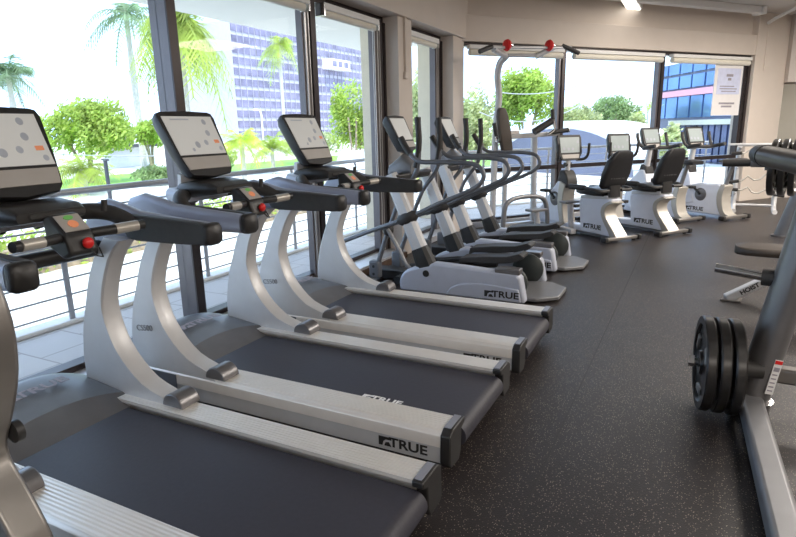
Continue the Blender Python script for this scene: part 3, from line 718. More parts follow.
# curved frame of a further machine, cut off at the left edge
t = thing('machine_frame', 'curved bronze-grey machine frame cut off at the lower left corner', 'machine frame', (-1.7,.60,0))
pf = crv2([(-1.55,1.10),(-1.475,1.05),(-1.435,.93),(-1.45,.80),(-1.505,.68),(-1.565,.58),(-1.56,.52),(-1.50,.44),(-1.44,.34),(-1.42,.22),(-1.42,.02)],3)
pb = [(-1.75,.02),(-1.76,.4),(-1.74,.7),(-1.70,.95),(-1.62,1.08)]
MB().prism([(x+1.7,z) for x, z in pf+pb], .06, .155, 'xz').build('frame', M['steel_brown'], t, bevel=.014, seg=3)
MB().lathe([(.02,.155),(.03,.16),(.03,.18),(.015,.185)], (.14,0,.60), 'y').build('knob', M['black'], t)

# ------------------------------------------------------------------ elliptical trainers
def make_elliptical():
    t = thing('elliptical_trainer', 'x', 'elliptical', (0,0,0), 0, 'elliptical trainers beyond the treadmills')
    X = lambda x: x+1.6
    for s in (-1, 1):
        y0 = s*.34
        # rear shroud: a silver wedge with a round inner disc and a cap
        pl = crv2([(X(-2.18),.02),(X(-2.18),.12),(X(-2.12),.20),(X(-2.0),.245)],3)+[(X(-1.86),.285),(X(-1.60),.275),(X(-1.16),.255),(X(-1.13),.22),(X(-1.09),.02)]
        sh = MB().prism(pl, y0-.055, y0+.055, 'xz').build('side_shroud', M['ell_grey'], t, bevel=.022, seg=3)
        sl = crv2([(X(-1.75),.03),(X(-1.70),.10),(X(-1.58),.145),(X(-1.40),.155),(X(-1.14),.135)],3)+[(X(-1.12),.03)]
        MB().prism(sl, y0+s*.05, y0+s*.068, 'xz').build('raised_panel', M['ell_grey'], sh, bevel=.01)
        MB().lathe([(.03,y0+s*.05),(.028,y0+s*.060)], (X(-1.93),0,.19), 'y').build('badge', M['black'], sh)
        true_logo(sh, frame((-s,0,0), (0,0,1), (X(-1.29), y0+s*.0685, .082)), .050, M['black'])
        MB().box(X(-1.34), X(-1.14), y0-.05, y0+.05, .245, .29).build('shroud_cap', M['tube_grey'], t, bevel=.008)
        MB().lathe([(.125,y0-s*.056),(.135,y0-s*.065),(.135,y0-s*.09),(.10,y0-s*.11)], (X(-1.24),0,.148), 'y', 32).build('drive_disc', M['gunmetal'], t)
        # upright with boot
        a = Vector((X(-1.935),y0,.22)); b = Vector((X(-2.27),y0,1.0)); dd = (b-a).normalized(); ax = Vector((dd.z,0,-dd.x))
        def ringo(p, w, h): return [tuple(p+ax*w/2*cx+Vector((0,h/2*cy,0))) for cx, cy in ((-1,-.6),(-.6,-1),(.6,-1),(1,-.6),(1,.6),(.6,1),(-.6,1),(-1,.6))]
        MB().loft([ringo(a+dd*.16,.125,.085), ringo(b,.105,.075)]).build('upright', M['silver'], t, smooth=30)
        MB().loft([ringo(a-dd*.03,.17,.11), ringo(a+dd*.10,.155,.105), ringo(a+dd*.19,.135,.095)]).build('upright_boot', M['black'], t, smooth=30)
        # fixed loop handrail through an oval joint
        j = Vector((X(-2.12), y0, .64)); jy = y0
        pts = [(X(-2.76),jy,.40),(X(-2.45),jy,.52),(X(-2.12),jy,.64),(X(-1.85),jy,.765),(X(-1.62),jy,.86),(X(-1.50),jy,.925),(X(-1.455),jy,1.0),(X(-1.50),jy,1.075),(X(-1.62),jy,1.10),(X(-1.82),jy,1.105),(X(-1.98),jy,1.105),(X(-2.06),jy*.97,1.14),(X(-2.13),jy*.95,1.22),(X(-2.18),jy*.93,1.30)]
        hr = MB().tube(crv(pts,4), .0185, 12).build('handrail', M['tube_blue'], t)
        MB().ell((j.x,jy,j.z),.105,.062,.062,Matrix.Rotation(math.radians(-20),3,'Y')).build('joint_cover', M['rubber'], t)
        MB().tube(crv([(X(-2.09),jy*.962,1.168),(X(-2.13),jy*.95,1.22),(X(-2.18),jy*.93,1.30)],4), .026, 12).build('hand_grip', M['rubber'], t)
        # moving arm with upright grip, links down to the front
        ya = s*.22
        am = MB().tube(crv([(X(-2.36),ya,.52),(X(-2.24),ya,.80),(X(-2.12),ya,.96),(X(-2.07),ya,1.08),(X(-2.06),ya,1.25),(X(-2.07),ya,1.45)],4), .019, 12).build('moving_arm', M['tube_blue'], t)
        MB().tube(crv([(X(-2.09),ya,1.05),(X(-2.06),ya,1.25),(X(-2.07),ya,1.46)],4), [.025]*8+[.028], 12).build('hand_grip', M['rubber'], t)
        MB().ell((X(-2.37),ya,.51),.05,.045,.06).build('pivot_cover', M['rubber'], t)
        MB().tube([(X(-2.37),ya,.50),(X(-2.50),ya,.15)], .022, 10).build('link_rod', M['tube_blue'], t)
        bk = MB().box(X(-2.56),X(-2.46),ya-.04,ya+.04,.06,.22).build('link_block', M['tube_blue'], t, bevel=.015)
        for zz in (.10,.17): MB().lathe([(.013,s*.04+ya-.002),(.013,s*.04+ya+.004)], (X(-2.51),0,zz), 'y', 12).build('bolt', M['black'], bk)
        MB().tube(crv([(X(-2.36),ya+s*.03,.52),(X(-2.25),ya+s*.03,.34),(X(-2.17),ya+s*.03,.20),(X(-2.02),ya+s*.03,.13),(X(-1.75),ya*.8,.16)],4), .019, 10).build('curved_link', M['silver_dark'], t)
        # pedal
        yp = s*.125; zo = .03 if s > 0 else -.01
        pp = crv2([(X(-1.72),.24+zo),(X(-1.66),.275+zo),(X(-1.45),.285+zo),(X(-1.25),.31+zo),(X(-1.17),.345+zo),(X(-1.165),.37+zo)],3)+[(X(-1.20),.385+zo),(X(-1.30),.355+zo),(X(-1.50),.34+zo),(X(-1.70),.315+zo)]
        MB().prism(pp, yp-.085, yp+.085, 'xz').build('pedal', M['rubber'], t, bevel=.012)
        MB().tube([(X(-2.2),yp,.17),(X(-1.4),yp,.26)], .028, 10).build('pedal_arm', M['black'], t)
    MB().tube([(X(-2.30),-.2,.045),(X(-2.30),.2,.045)], .04, 12).build('front_foot', M['black'], t)
    MB().bar((X(-2.6),0,.06),(X(-1.25),0,.06),.16,.09).build('base_frame', M['black'], t, bevel=.01)
    MB().prism([(X(-1.3),-.28),(X(-1.03),-.28),(X(-.88),-.15),(X(-.88),.15),(X(-1.03),.28),(X(-1.3),.28)], .012, .045, 'xy').build('rear_step', M['silver_dark'], t, bevel=.008)
    # mast, console
    MB().bar((X(-2.25),-.36,.97),(X(-2.25),.36,.97),.10,.06).build('yoke', M['black'], t, bevel=.015)
    MB().loft([ring_rect(X(-2.42),0,1.0,.2,.12,.4), ring_rect(X(-2.30),0,1.05,.22,.22,.4), ring_rect(X(-2.2),0,1.02,.18,.12,.4)]).build('console_neck', M['silver_dark'], t, smooth=50)
    rot = Matrix.Rotation(math.radians(-27), 3, 'Y')
    def P(a, y, z): return tuple(Vector((X(-2.31), 0, 1.33)) + rot @ Vector((a, y*.85, z)))
    o = [(-.17,-.04),(-.195,.14),(-.18,.17),(0,.18),(.18,.17),(.195,.14),(.17,-.04),(.14,-.15),(0,-.18),(-.14,-.15)]
    sc = MB().loft([[P(a,y*k,z*k) for y, z in o] for a, k in ((-.08,.85),(-.05,.96),(-.01,1),(0,.98))]).build('screen_housing', M['black'], t, smooth=30)
    def sheet(pl, a0, a1, name, m):
        n = len(pl); MB().add([P(a0,*p) for p in pl]+[P(a1,*p) for p in pl], [tuple(range(n)), tuple(range(2*n-1,n-1,-1))]+[(i,i+n,(i+1)%n+n,(i+1)%n) for i in range(n)]).build(name, m, sc, smooth=0)
    sheet([(-.145,-.06),(.145,-.06),(.16,.145),(-.16,.145)], 0, .004, 'display', M['screen'])
    sheet([(-.125,-.13),(.125,-.13),(.14,-.075),(-.14,-.075)], 0, .004, 'control_strip', M['champ_light'])
    return t
M['brown_pad'] = mat('dark_brown_vinyl', (.07,.055,.045), .5)
M['gunmetal'] = mat('dark_green_grey_metal', (.07,.08,.08), .4, .4, .06)
el = make_elliptical()
for i, (y, lab) in enumerate(((4.64,'elliptical trainer nearest the treadmills'),(5.76,'elliptical trainer second from the treadmills, beside the pull-up station'))):
    o = el if i == 0 else dup(el)
    o.location = (-1.6, y, 0); o['label'] = lab
tag(MB().tube(crv([(-2.70,4.30,.03),(-2.62,4.18,.012),(-2.45,4.10,.010),(-2.3,4.35,.010),(-2.25,4.22,.01),(-2.4,4.0,.01),(-2.66,3.95,.012)],6), .006, 8).build('power_cord', M['cord']), 'black power cord on the floor by the window sill', 'cord')

# ------------------------------------------------------------------ exercise bikes (local +x points at the far windows)
def logo_side(par, x, z, y, h, s): true_logo(par, frame((-s,0,0), (0,0,1), (x, y, z)), h, M['black'])
def pedals(t, x, z, off):
    MB().lathe([(.085,-.094),(.095,-.09),(.095,.09),(.085,.094)], (x,0,z), 'y', 24).build('crank_housing', M['tube_grey'], t)
    for s in (-1, 1):
        a = math.radians(40 if s > 0 else 220); e = (x+.16*math.cos(a), s*.10, z+.16*math.sin(a))
        cr = MB().bar((x,s*.10,z), e, .03, .02, ref=(0,1,0)).build('crank', M['black'], t, bevel=.004)
        MB().box(e[0]-.06,e[0]+.06,s*.11 if s > 0 else -.20,.20 if s > 0 else -.11,e[2]-.02,e[2]+.02).build('pedal', M['rubber'], cr, bevel=.006)
def console(t, x, z, m_h='black', w=.40, h=.33, tilt=-10, bars=True):
    # screen looks back toward the rider (-x)
    rot = Matrix.Rotation(math.radians(-tilt), 3, 'Y')
    P = lambda a, y, q: tuple(Vector((x,0,z)) + rot @ Vector((a,y,q)))
    o = [(-.5*w,-.2*h),(-.5*w,.38*h),(-.45*w,.5*h),(.45*w,.5*h),(.5*w,.38*h),(.5*w,-.2*h),(.38*w,-.45*h),(.3*w,-.5*h),(-.3*w,-.5*h),(-.38*w,-.45*h)]
    sc = MB().loft([[P(a,y*k,q*k) for y, q in o] for a, k in ((.07,.85),(.04,.97),(.01,1),(0,.98))]).build('screen_housing', M['black'], t, smooth=30)
    pl = [(-.38*w,-.20*h),(.38*w,-.20*h),(.40*w,.40*h),(-.40*w,.40*h)]; n = 4
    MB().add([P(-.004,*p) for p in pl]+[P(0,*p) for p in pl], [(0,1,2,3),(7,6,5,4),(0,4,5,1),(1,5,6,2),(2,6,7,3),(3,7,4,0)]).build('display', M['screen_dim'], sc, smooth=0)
    pl = [(-.33*w,-.42*h),(.33*w,-.42*h),(.36*w,-.27*h),(-.36*w,-.27*h)]
    MB().add([P(-.004,*p) for p in pl]+[P(0,*p) for p in pl], [(0,1,2,3),(7,6,5,4),(0,4,5,1),(1,5,6,2),(2,6,7,3),(3,7,4,0)]).build('control_strip', M['champ_light'], sc, smooth=0)
    for (yy, zz, r) in ((.1,-.05,.022),(.03,-.06,.022),(-.04,-.06,.020),(-.13,.09,.02)):
        pl = [(yy+r*math.cos(2*PI*i/12), zz*.6+.05*h+r*math.sin(2*PI*i/12)) for i in range(12)]; n = 12
        MB().add([P(-.0055,*p) for p in pl]+[P(-.004,*p) for p in pl], [tuple(range(n)), tuple(range(2*n-1,n-1,-1))]+[(i,i+n,(i+1)%n+n,(i+1)%n) for i in range(n)]).build('screen_icon', M['icon'], sc, smooth=0)
def base_parts(t, xf):
    MB().bar((0,-.24,.045),(0,.24,.045),.06,.04).build('rear_foot', M['steel_brown'], t, bevel=.01)
    for s in (-1, 1):
        MB().box(-.045,.045,s*.24 if s > 0 else -.29,.29 if s > 0 else -.24,.012,.075).build('foot_cap', M['black'], t, bevel=.01)
        MB().lathe([(.022,0),(.022,.025)], (0,s*.2,0)).build('levelling_foot', M['black'], t)
    MB().bar((xf,-.22,.035),(xf,.22,.035),.07,.05).build('front_foot', M['black'], t, bevel=.01)
def make_recumbent():
    t = thing('recumbent_bike', 'x', 'exercise bike', (0,0,0), 0, 'recumbent bikes facing the far windows')
    base_parts(t, 1.52)
    MB().prism([(.1,.05),(1.55,.05),(1.55,.11),(.1,.13)], -.075, .075, 'xz').build('base_rail', M['white'], t, bevel=.01)
    MB().prism([(.12,.025),(1.5,.025),(1.5,.055),(.12,.055)], -.082, .082, 'xz').build('rail_trim', M['tube_blue'], t)
    rs = crv2([(.04,.05),(.10,.14),(.20,.24),(.245,.34),(.22,.41),(.12,.45)],3)+[(.10,.50),(.28,.52),(.64,.47),(.66,.42),(.62,.10),(.60,.05)]
    sh = MB().prism(rs, -.085, .085, 'xz').build('rear_shroud', M['white'], t, bevel=.02, seg=3)
    lg = crv2([(-.02,.05),(.05,.13),(.16,.25),(.20,.34),(.17,.41),(.07,.46)],3)+crv2([(.13,.48),(.24,.42),(.27,.33),(.22,.22),(.14,.12),(.10,.05)],3)
    MB().prism(lg, -.095, .095, 'xz').build('rear_leg', M['champagne'], t, bevel=.01)
    logo_side(sh, .42, .135, -.0858, .055, -1); logo_side(sh, .42, .135, .0858, .055, 1)
    fs = [(.98,.10),(1.03,.35),(1.00,.60),(1.02,.66),(1.08,.66),(1.30,.42),(1.52,.16),(1.55,.10)]
    MB().prism(fs, -.09, .09, 'xz').build('front_shroud', M['white'], t, bevel=.02, seg=3)
    col = crv2([(.90,.10),(.955,.30),(.95,.48),(.92,.62)],4)+crv2([(1.03,.66),(1.06,.48),(1.05,.30),(1.0,.10)],4)
    MB().prism(col, -.10, .10, 'xz').build('front_column', M['champagne'], t, bevel=.01)
    MB().prism(crv2([(.88,.58),(.90,.70),(.97,.80)],3)+[(1.05,.80),(1.10,.64),(1.02,.56)], -.085, .085, 'xz').build('column_cover', M['rubber'], t, bevel=.015)
    MB().tube([(1.0,0,.76),(1.0,0,.96)], .035, 12).build('mast', M['silver'], t)
    MB().tube([(1.0,-.05,.87),(1.0,.05,.87)], .03, 12).build('mast_knob', M['black'], t)
    pedals(t, 1.12, .42, 0)
    console(t, .97, 1.09)
    for s in (-1, 1): MB().tube(crv([(.99,s*.13,.93),(.94,s*.22,.94),(.90,s*.245,1.0),(.89,s*.25,1.14)],4), .018, 10).build('handlebar', M['rubber'], t)
    # seat
    MB().prism([(.16,.50),(.62,.47),(.62,.51),(.16,.54)], -.10, .10, 'xz').build('seat_rail', M['silver'], t, bevel=.006)
    MB().loft([ring_rect(.22,0,.565,.30,.07,.4), ring_rect(.32,0,.575,.38,.09,.4), ring_rect(.55,0,.575,.36,.085,.4), ring_rect(.66,0,.565,.28,.05,.4)]).build('seat', M['pad'], t, smooth=50)
    sb = MB(); rg = []
    for z, xc, w, th in ((.62,.22,.28,.05),(.66,.20,.38,.085),(.80,.15,.41,.10),(.95,.10,.37,.10),(1.04,.06,.28,.08),(1.07,.045,.18,.04)):
        rr = ring_rect(0, 0, 0, w, th, .45); rg.append([(xc+q[2], q[1], z) for q in rr])
    bk = sb.loft(rg).build('seat_back', M['pad'], t, smooth=50)
    text('TRUE', .075, M['tube_grey'], 'lettering', bk, frame((0,-1,0), (-.35,0,1), (.128,0,.765)), extrude=.012, sx=1.3, bold=.002)
    MB().tube([(.16,0,.52),(.17,0,.66)], .05, 12, flat=1.8).build('seat_bracket', M['black'], t)
    for s in (-1, 1):
        MB().tube(crv([(.15,s*.10,.60),(.14,s*.24,.60),(.24,s*.27,.62),(.48,s*.27,.63),(.56,s*.27,.63)],4), .020, 10).build('seat_handle', M['rubber'], t)
        MB().loft([ring_rect(.36,s*.27,.63,.05,.05,.4), ring_rect(.38,s*.27,.63,.07,.065,.4), ring_rect(.62,s*.27,.63,.07,.065,.4)]).build('handle_pad', M['black'], t, smooth=50)
    return t
def make_upright():
    t = thing('upright_bike', 'x', 'exercise bike', (0,0,0), 0, 'upright bikes facing the far windows')
    base_parts(t, 1.12)
    bd = crv2([(.14,.05),(.18,.14),(.21,.27),(.20,.42)],3)+[(.24,.50),(.44,.49)]+crv2([(.55,.50),(.70,.47),(.78,.43)],2)+[(.95,.32),(1.10,.18),(1.14,.05)]
    sh = MB().prism(bd, -.085, .085, 'xz').build('body_shroud', M['white'], t, bevel=.02, seg=3)
    fs = [(.62,.20),(.74,.62),(.78,.70),(.86,.70),(1.10,.48),(1.14,.16),(1.0,.1)]
    MB().prism(fs, -.095, .095, 'xz').build('front_shroud', M['white'], t, bevel=.02, seg=3)
    lg = crv2([(.0,.05),(.10,.10),(.15,.22),(.16,.36),(.13,.48)],4)+crv2([(.20,.50),(.25,.36),(.24,.22),(.20,.12),(.16,.05)],4)
    MB().prism(lg, -.095, .095, 'xz').build('rear_leg', M['champagne'], t, bevel=.01)
    MB().tube([(.20,0,.45),(.11,0,.80)], .028, 12).build('seat_post', M['silver_dark'], t)
    MB().loft([ring_rect(-.06,0,.83,.22,.05,.45), ring_rect(.0,0,.835,.27,.07,.45), ring_rect(.12,0,.835,.24,.07,.45), ring_rect(.26,0,.825,.10,.055,.45), ring_rect(.32,0,.82,.06,.04,.45)]).build('seat', M['pad'], t, smooth=50)
    logo_side(sh, .62, .11, -.0858, .055, -1); logo_side(sh, .62, .11, .0858, .055, 1)
    pedals(t, .52, .33, 0)
    MB().prism([(.74,.64),(.76,.74),(.86,.78),(.90,.66),(.86,.60)], -.08, .08, 'xz').build('column_cover', M['rubber'], t, bevel=.015)
    MB().tube([(.82,0,.72),(.78,0,1.02)], [.045,.04], 12).build('mast', M['silver'], t)
    console(t, .76, 1.16, tilt=-18, w=.36)
    for s in (-1, 1):
        MB().tube(crv([(.74,s*.08,1.02),(.68,s*.24,1.02),(.58,s*.28,1.04),(.46,s*.26,1.06)],4), .027, 10).build('handlebar', M['rubber'], t)
        MB().tube(crv([(.68,s*.25,1.03),(.72,s*.28,1.08),(.76,s*.29,1.18),(.77,s*.285,1.24)],4), .022, 10).build('bar_end', M['rubber'], t)
    return t
ga = math.atan2(FN.y, FN.x)
rb = make_recumbent()
for i, (x, y, lab) in enumerate(((-.72,7.24,'recumbent bike nearest the pull-up station, leftmost of the bikes'),(-.18,7.89,'recumbent bike in the middle, second from the pull-up station'))):
    o = rb if i == 0 else dup(rb); o.location = (x,y,0); o.rotation_euler = (0,0,ga); o['label'] = lab
ub = make_upright()
for i, (x, y, lab) in enumerate(((-.02,9.06,'upright bike half hidden behind the second recumbent bike'),(.56,9.47,'upright bike nearest the far column, rightmost of the bikes'))):
    o = ub if i == 0 else dup(ub); o.location = (x,y,0); o.rotation_euler = (0,0,ga); o['label'] = lab

# ------------------------------------------------------------------ pull-up and dip station by the far windows (local x along the wall, +y outward)
t = thing('pull_up_station', 'silver pull-up and dip station with red end discs and a tall back pad', 'exercise station', fw(0,0), FA)
def post(pts, r, n, m, name='post'): return MB().tube(pts, r, 14, flat=1).build(name, m, t)
post([(.33,-.30,.02),(.36,-.30,1.2),(.38,-.30,1.55)], .042, 14, M['silver'])
post(crv([(.38,-.30,1.5),(.40,-.31,1.75),(.35,-.34,2.0),(.33,-.42,2.15),(.36,-.50,2.22)],4), .042, 14, M['silver'], 'mast')
post([(1.02,-.30,.06),(.99,-.30,1.27)], .045, 14, M['silver'])
post([(.58,-.22,.10),(.58,-.22,1.2)], .035, 14, M['silver'])
MB().bar((.30,-.30,.05),(1.10,-.30,.05),.09,.07).build('base_bar', M['silver'], t, bevel=.01)
for x in (.33,1.05):
    MB().bar((x,-.34,.05),(x-.05,-1.15,.05),.08,.07).build('base_leg', M['silver'], t, bevel=.01)
MB().tube(crv([(.12,-.85,.05),(.14,-.85,.35),(.22,-.85,.47),(.50,-.80,.50),(.78,-.78,.46),(.86,-.78,.30),(.88,-.78,.05)],4), .03, 12).build('step_hoop', M['silver_dark'], t)
for x, yy, z in ((.40,-1.15,.36),(1.05,-1.0,.40)):
    MB().tube([(x,yy,z),(x+.06,yy+.02,.04)], .035, 12).build('step_post', M['silver'], t)
    MB().box(x-.12,x+.12,yy-.07,yy+.07,z,z+.03).build('foot_step', M['silver_dark'], t, bevel=.008)
MB().box(.45,.95,-.95,-.6,.07,.11).build('platform', M['rubber'], t, bevel=.01)
# back pad
bp = MB(); rg = []
for z, w in ((1.03,.10),(1.08,.17),(1.30,.19),(1.50,.17),(1.58,.13),(1.61,.07)): rg.append([(.47-.11*(z-1.03)/.58+q[1], -.42+q[2], z) for q in ring_rect(0,0,0,w,.07,.4)])
bp.loft(rg).build('back_pad', M['brown_pad'], t, smooth=50)
MB().bar((.36,-.34,1.28),(.66,-.40,1.30),.05,.05).build('pad_bracket', M['chrome'], t, bevel=.006)
for x0, x1 in ((.60,.98),(.88,1.30)):
    pass
MB().bar((.45,-.36,1.24),(1.25,-.50,1.27),.05,.06).build('dip_frame', M['silver'], t, bevel=.008)
MB().tube([(.74,-.62,1.30),(.98,-.66,1.43)], .045, 12, flat=1.2).build('arm_pad', M['rubber'], t)
MB().tube(crv([(.98,-.60,1.26),(1.06,-.62,1.32),(1.05,-.62,1.42),(1.03,-.62,1.46)],4), .02, 10).build('grip_tube', M['chrome'], t)
MB().tube([(1.03,-.62,1.45),(1.02,-.62,1.58)], .026, 10).build('hand_grip', M['rubber'], t)
MB().tube([(1.08,-.55,1.29),(1.30,-.60,1.31)], .03, 10).build('dip_grip', M['rubber'], t)
MB().tube([(1.30,-.60,1.31),(1.32,-.60,1.31)], .032, 10).build('grip_cap', M['chrome'], t)
MB().tube(crv([(.34,-.42,1.18),(.22,-.55,1.2),(.16,-.62,1.3)],4), .02, 10).build('grip_tube', M['chrome'], t)
MB().tube([(.16,-.62,1.26),(.12,-.62,1.42)], .026, 10).build('hand_grip', M['rubber'], t)
# top frame
MB().bar((.34,-.52,2.23),(.90,-.52,2.25),.05,.04).build('top_plate', M['silver_dark'], t, bevel=.006)
for a, b in (((.38,-.50,2.22),(.10,-.62,2.28)),((.80,-.52,2.23),(1.02,-.60,2.34))): MB().tube([a, b], .035, 12).build('top_arm', M['silver'], t)
MB().tube([(-.02,-.62,2.30),(1.28,-.62,2.34)], .018, 10).build('pull_up_bar', M['silver'], t)
for x, z in ((.29,2.335),(.93,2.355)):
    d_ = MB().lathe([(.03,-.04),(.06,-.025),(.072,0),(.06,.025),(.03,.04)], (x,-.62,z), 'x', 20).build('red_disc', M['red'], t)
    MB().lathe([(.03,.045),(.025,.075)], (x,-.62,z), 'x', 14).build('disc_hub', M['chrome'], d_)
MB().tube([(-.14,-.68,2.24),(.06,-.64,2.31)], .028, 10).build('hand_grip', M['rubber'], t)
MB().tube([(1.14,-.62,2.36),(1.36,-.68,2.27)], .028, 10).build('hand_grip', M['rubber'], t)


# ------------------------------------------------------------------ plate-loaded machine at the right edge
t = thing('plate_loaded_machine', 'large grey plate-loaded strength machine at the right edge with three black plates', 'strength machine', (.34,3.05,0))
def Lc(p): return (p[0]-.34, p[1]-3.05, p[2])
def tb(pts, r, name, m, n=16, flat=1, par=None, **k): return MB().tube([Lc(p) for p in pts], r, n, flat=flat, **k).build(name, M[m], par or t)
tb([(.335,3.05,.05),(.46,3.04,.85),(.60,3.03,1.75)], .073, 'main_post', 'tube_grey', 20, 1.25, ref=(1,0,0))
tb([(.33,3.05,0.0),(.338,3.05,.07)], .095, 'post_collar', 'chrome', 20)
b = MB().bar(Lc((.325,3.10,.065)), Lc((.385,1.2,.065)), .10, .085); b.build('base_beam', M['silver_dark'], t, bevel=.02, seg=3)
MB().bar(Lc((.36,3.06,.20)), Lc((1.9,3.0,.20)), .07,.075, ref=(0,0,1)).build('cross_beam', M['steel_brown'], t, bevel=.012)
MB().bar(Lc((1.9,3.3,.05)), Lc((1.9,1.2,.05)), .10, .085).build('base_beam', M['silver_dark'], t, bevel=.02)
tb([(1.88,3.0,.05),(1.78,3.0,.9),(1.62,3.0,1.72)], .073, 'main_post', 'tube_grey', 20, 1.2)
tb([(.55,3.03,1.72),(1.68,3.0,1.72)], .06, 'top_beam', 'tube_grey')
tb([(.42,3.05,.66),(.32,3.07,.66)], .040, 'peg_collar', 'rubber')
tb([(.36,3.06,.66),(.128,3.10,.68)], .022, 'upper_peg', 'chrome')
tb([(.30,2.975,.235),(.055,2.945,.245)], .022, 'lower_peg', 'chrome')
tb([(.36,2.98,.235),(.285,2.97,.236)], .040, 'peg_collar', 'rubber')
tb([(.075,2.95,.245),(.050,2.95,.245)], .030, 'peg_tip', 'chrome', 8)
lb = MB().obox((0,0,0), .034,.004,.17, None); 
# warning label follows the lean of the post
o = lb.build('warning_label', M['paper'], t, smooth=0); o.location = Lc((.405,2.963,.215)); o.rotation_euler = (0,math.radians(9),math.radians(18))
o2 = MB().box(-.016,.016,-.0035,-.002,.066,.083).build('red_stripe', M['red'], o, smooth=0)
k_ = MB()
o3 = MB().box(-.012,.012,-.0035,-.002,.03,.05).build('printed_block', M['ink'], o, smooth=0)
for z in (-.07,-.05,-.03,-.01,.01): MB().box(-.012,.010,-.0032,-.002,z,z+.006).build('printed_line', M['ink'], o, smooth=0)
# press arm with thick black grip
q0 = (.245,3.10,1.225); q1 = (.275,2.2,1.205); q2 = (.42,1.1,1.18)
tb([(.268,2.98,1.217),(.66,1.4,1.165)], .044, 'press_arm', 'bronze_tube', 20)
tb([(.238,3.115,1.2215),(.246,3.08,1.220),(.268,2.985,1.217)], [.024,.040,.047], 'arm_grip', 'rubber', 20)
tb([(.655,1.42,1.165),(1.0,1.5,1.22),(1.5,2.4,1.4),(1.66,3.0,1.6)], .045, 'arm_link', 'tube_grey')
# plates on the lower peg
def make_plate():
    p = thing('weight_plate', 'x', 'weight plate', (0,0,0), 0, 'black plates on the lower peg')
    n = 40; b = MB()
    prof = [(.027,-.022),(.055,-.024),(.060,-.012),(.085,-.007),(.182,-.007),(.188,-.022),(.221,-.022),(.226,-.015),(.226,.015),(.221,.022),(.188,.022),(.182,.007),(.085,.007),(.060,.012),(.055,.024),(.027,.022)]
    vs = []
    for r, h in prof:
        for k in range(n): vs.append((h, r*math.cos(2*PI*k/n), r*math.sin(2*PI*k/n)))
    m_ = len(prof); fs = [(i*n+k, i*n+(k+1) % n, ((i+1) % m_)*n+(k+1) % n, ((i+1) % m_)*n+k) for i in range(m_) for k in range(n)]
    b.add(vs, fs).build('disc', M['plate'], p)
    MB().lathe([(.030,-.02),(.030,.02)], (0,0,0), 'x', 20).build('hub', M['steel_brown'], p)
    for k in range(3):
        a = 2*PI*k/3+.5; MB().obox((0, .135*math.cos(a), .135*math.sin(a)), .040,.085,.035, Matrix.Rotation(a+PI/2,3,'X')).build('grip_bridge', M['steel_brown'], p, bevel=.006)
    return p
pl = make_plate()
plabs = ['outermost of the three black plates on the lower peg, at its free end','middle one of the three black plates on the lower peg','innermost of the three black plates, next to the leaning grey post']
for i, x in enumerate((.118,.175,.232)):
    o = pl if i == 0 else dup(pl); o.location = (x,2.95,.245); o['label'] = plabs[i]; o.rotation_euler = (i*.7,0,math.radians(7))

# second strength machine behind it, with bench pad and plates at head height
t2 = thing('bench_machine', 'silver strength machine with a padded bench behind the large one, at the right edge', 'strength machine', (.75,5.1,0))
def L2(p): return (p[0]-.75, p[1]-5.1, p[2])
MB().loft([[L2((x,4.9+q[1],.445+q[2])) for q in ring_rect(0,0,0,w,.06,.45)] for x, w in ((.315,.10),(.33,.20),(.38,.27),(.50,.30),(1.3,.30),(1.34,.22))]).build('bench_pad', M['brown_pad'], t2, smooth=50)
ft = MB().bar(L2((.30,5.05,.01)), L2((.72,5.15,.27)), .075, .065).build('slanted_leg', M['silver'], t2, bevel=.012)
text('HOIST', .046, M['black'], 'lettering', ft, frame((.38,.09,.25), (-.25,-.02,.39), L2((.455,5.0465,.105))), sx=1.1, bold=.002)
MB().prism([L2((.26,5.0,0))[:2],L2((.40,5.0,0))[:2],L2((.42,5.12,0))[:2],L2((.29,5.12,0))[:2]], 0, .014, 'xy').build('foot_plate', M['steel_brown'], t2, bevel=.004)
MB().bar(L2((.72,5.15,.27)), L2((1.5,5.2,.27)), .09,.08).build('seat_beam', M['silver'], t2, bevel=.012)
MB().tube([L2((.75,4.95,.27)),L2((.75,4.95,.42))], .03, 12).build('pad_post', M['silver'], t2)
MB().bar(L2((1.4,5.3,0)), L2((1.4,5.6,1.6)), .10,.10).build('tower', M['silver'], t2, bevel=.012)
MB().bar(L2((.40,5.65,1.03)), L2((1.4,5.62,1.03)), .055,.065).build('plate_arm', M['tube_grey'], t2, bevel=.01)
MB().tube([L2((.40,5.65,1.03)),L2((.2,5.65,1.03))], .03, 12).build('arm_grip', M['rubber'], t2)
MB().tube([L2((.50,5.57,1.0)),L2((.78,5.57,1.0))], .024, 12).build('plate_peg', M['chrome'], t2)
labs2 = ['leftmost of the three plates hanging behind the thick press arm','middle one of the three plates hanging behind the thick press arm','rightmost of the three plates hanging behind the thick press arm, at the picture edge']
for i, x in enumerate((.565,.635,.705)):
    o = dup(pl); o.location = (x,5.57,1.0); o.rotation_euler = (i,0,math.radians(-12)); o['label'] = labs2[i]; o['group'] = 'plates hanging behind the press arm'
t3 = thing('leaning_post', 'dark leaning machine post standing on the floor near the barbell rack', 'machine frame', (.99,8.25,0))
MB().tube([(0,0,.01),(.19,0,.75),(.5,0,1.7)], .075, 16).build('post', M['tube_blue'], t3); MB().lathe([(.10,0),(.10,.02)], (0,0,0)).build('foot_plate', M['tube_grey'], t3)

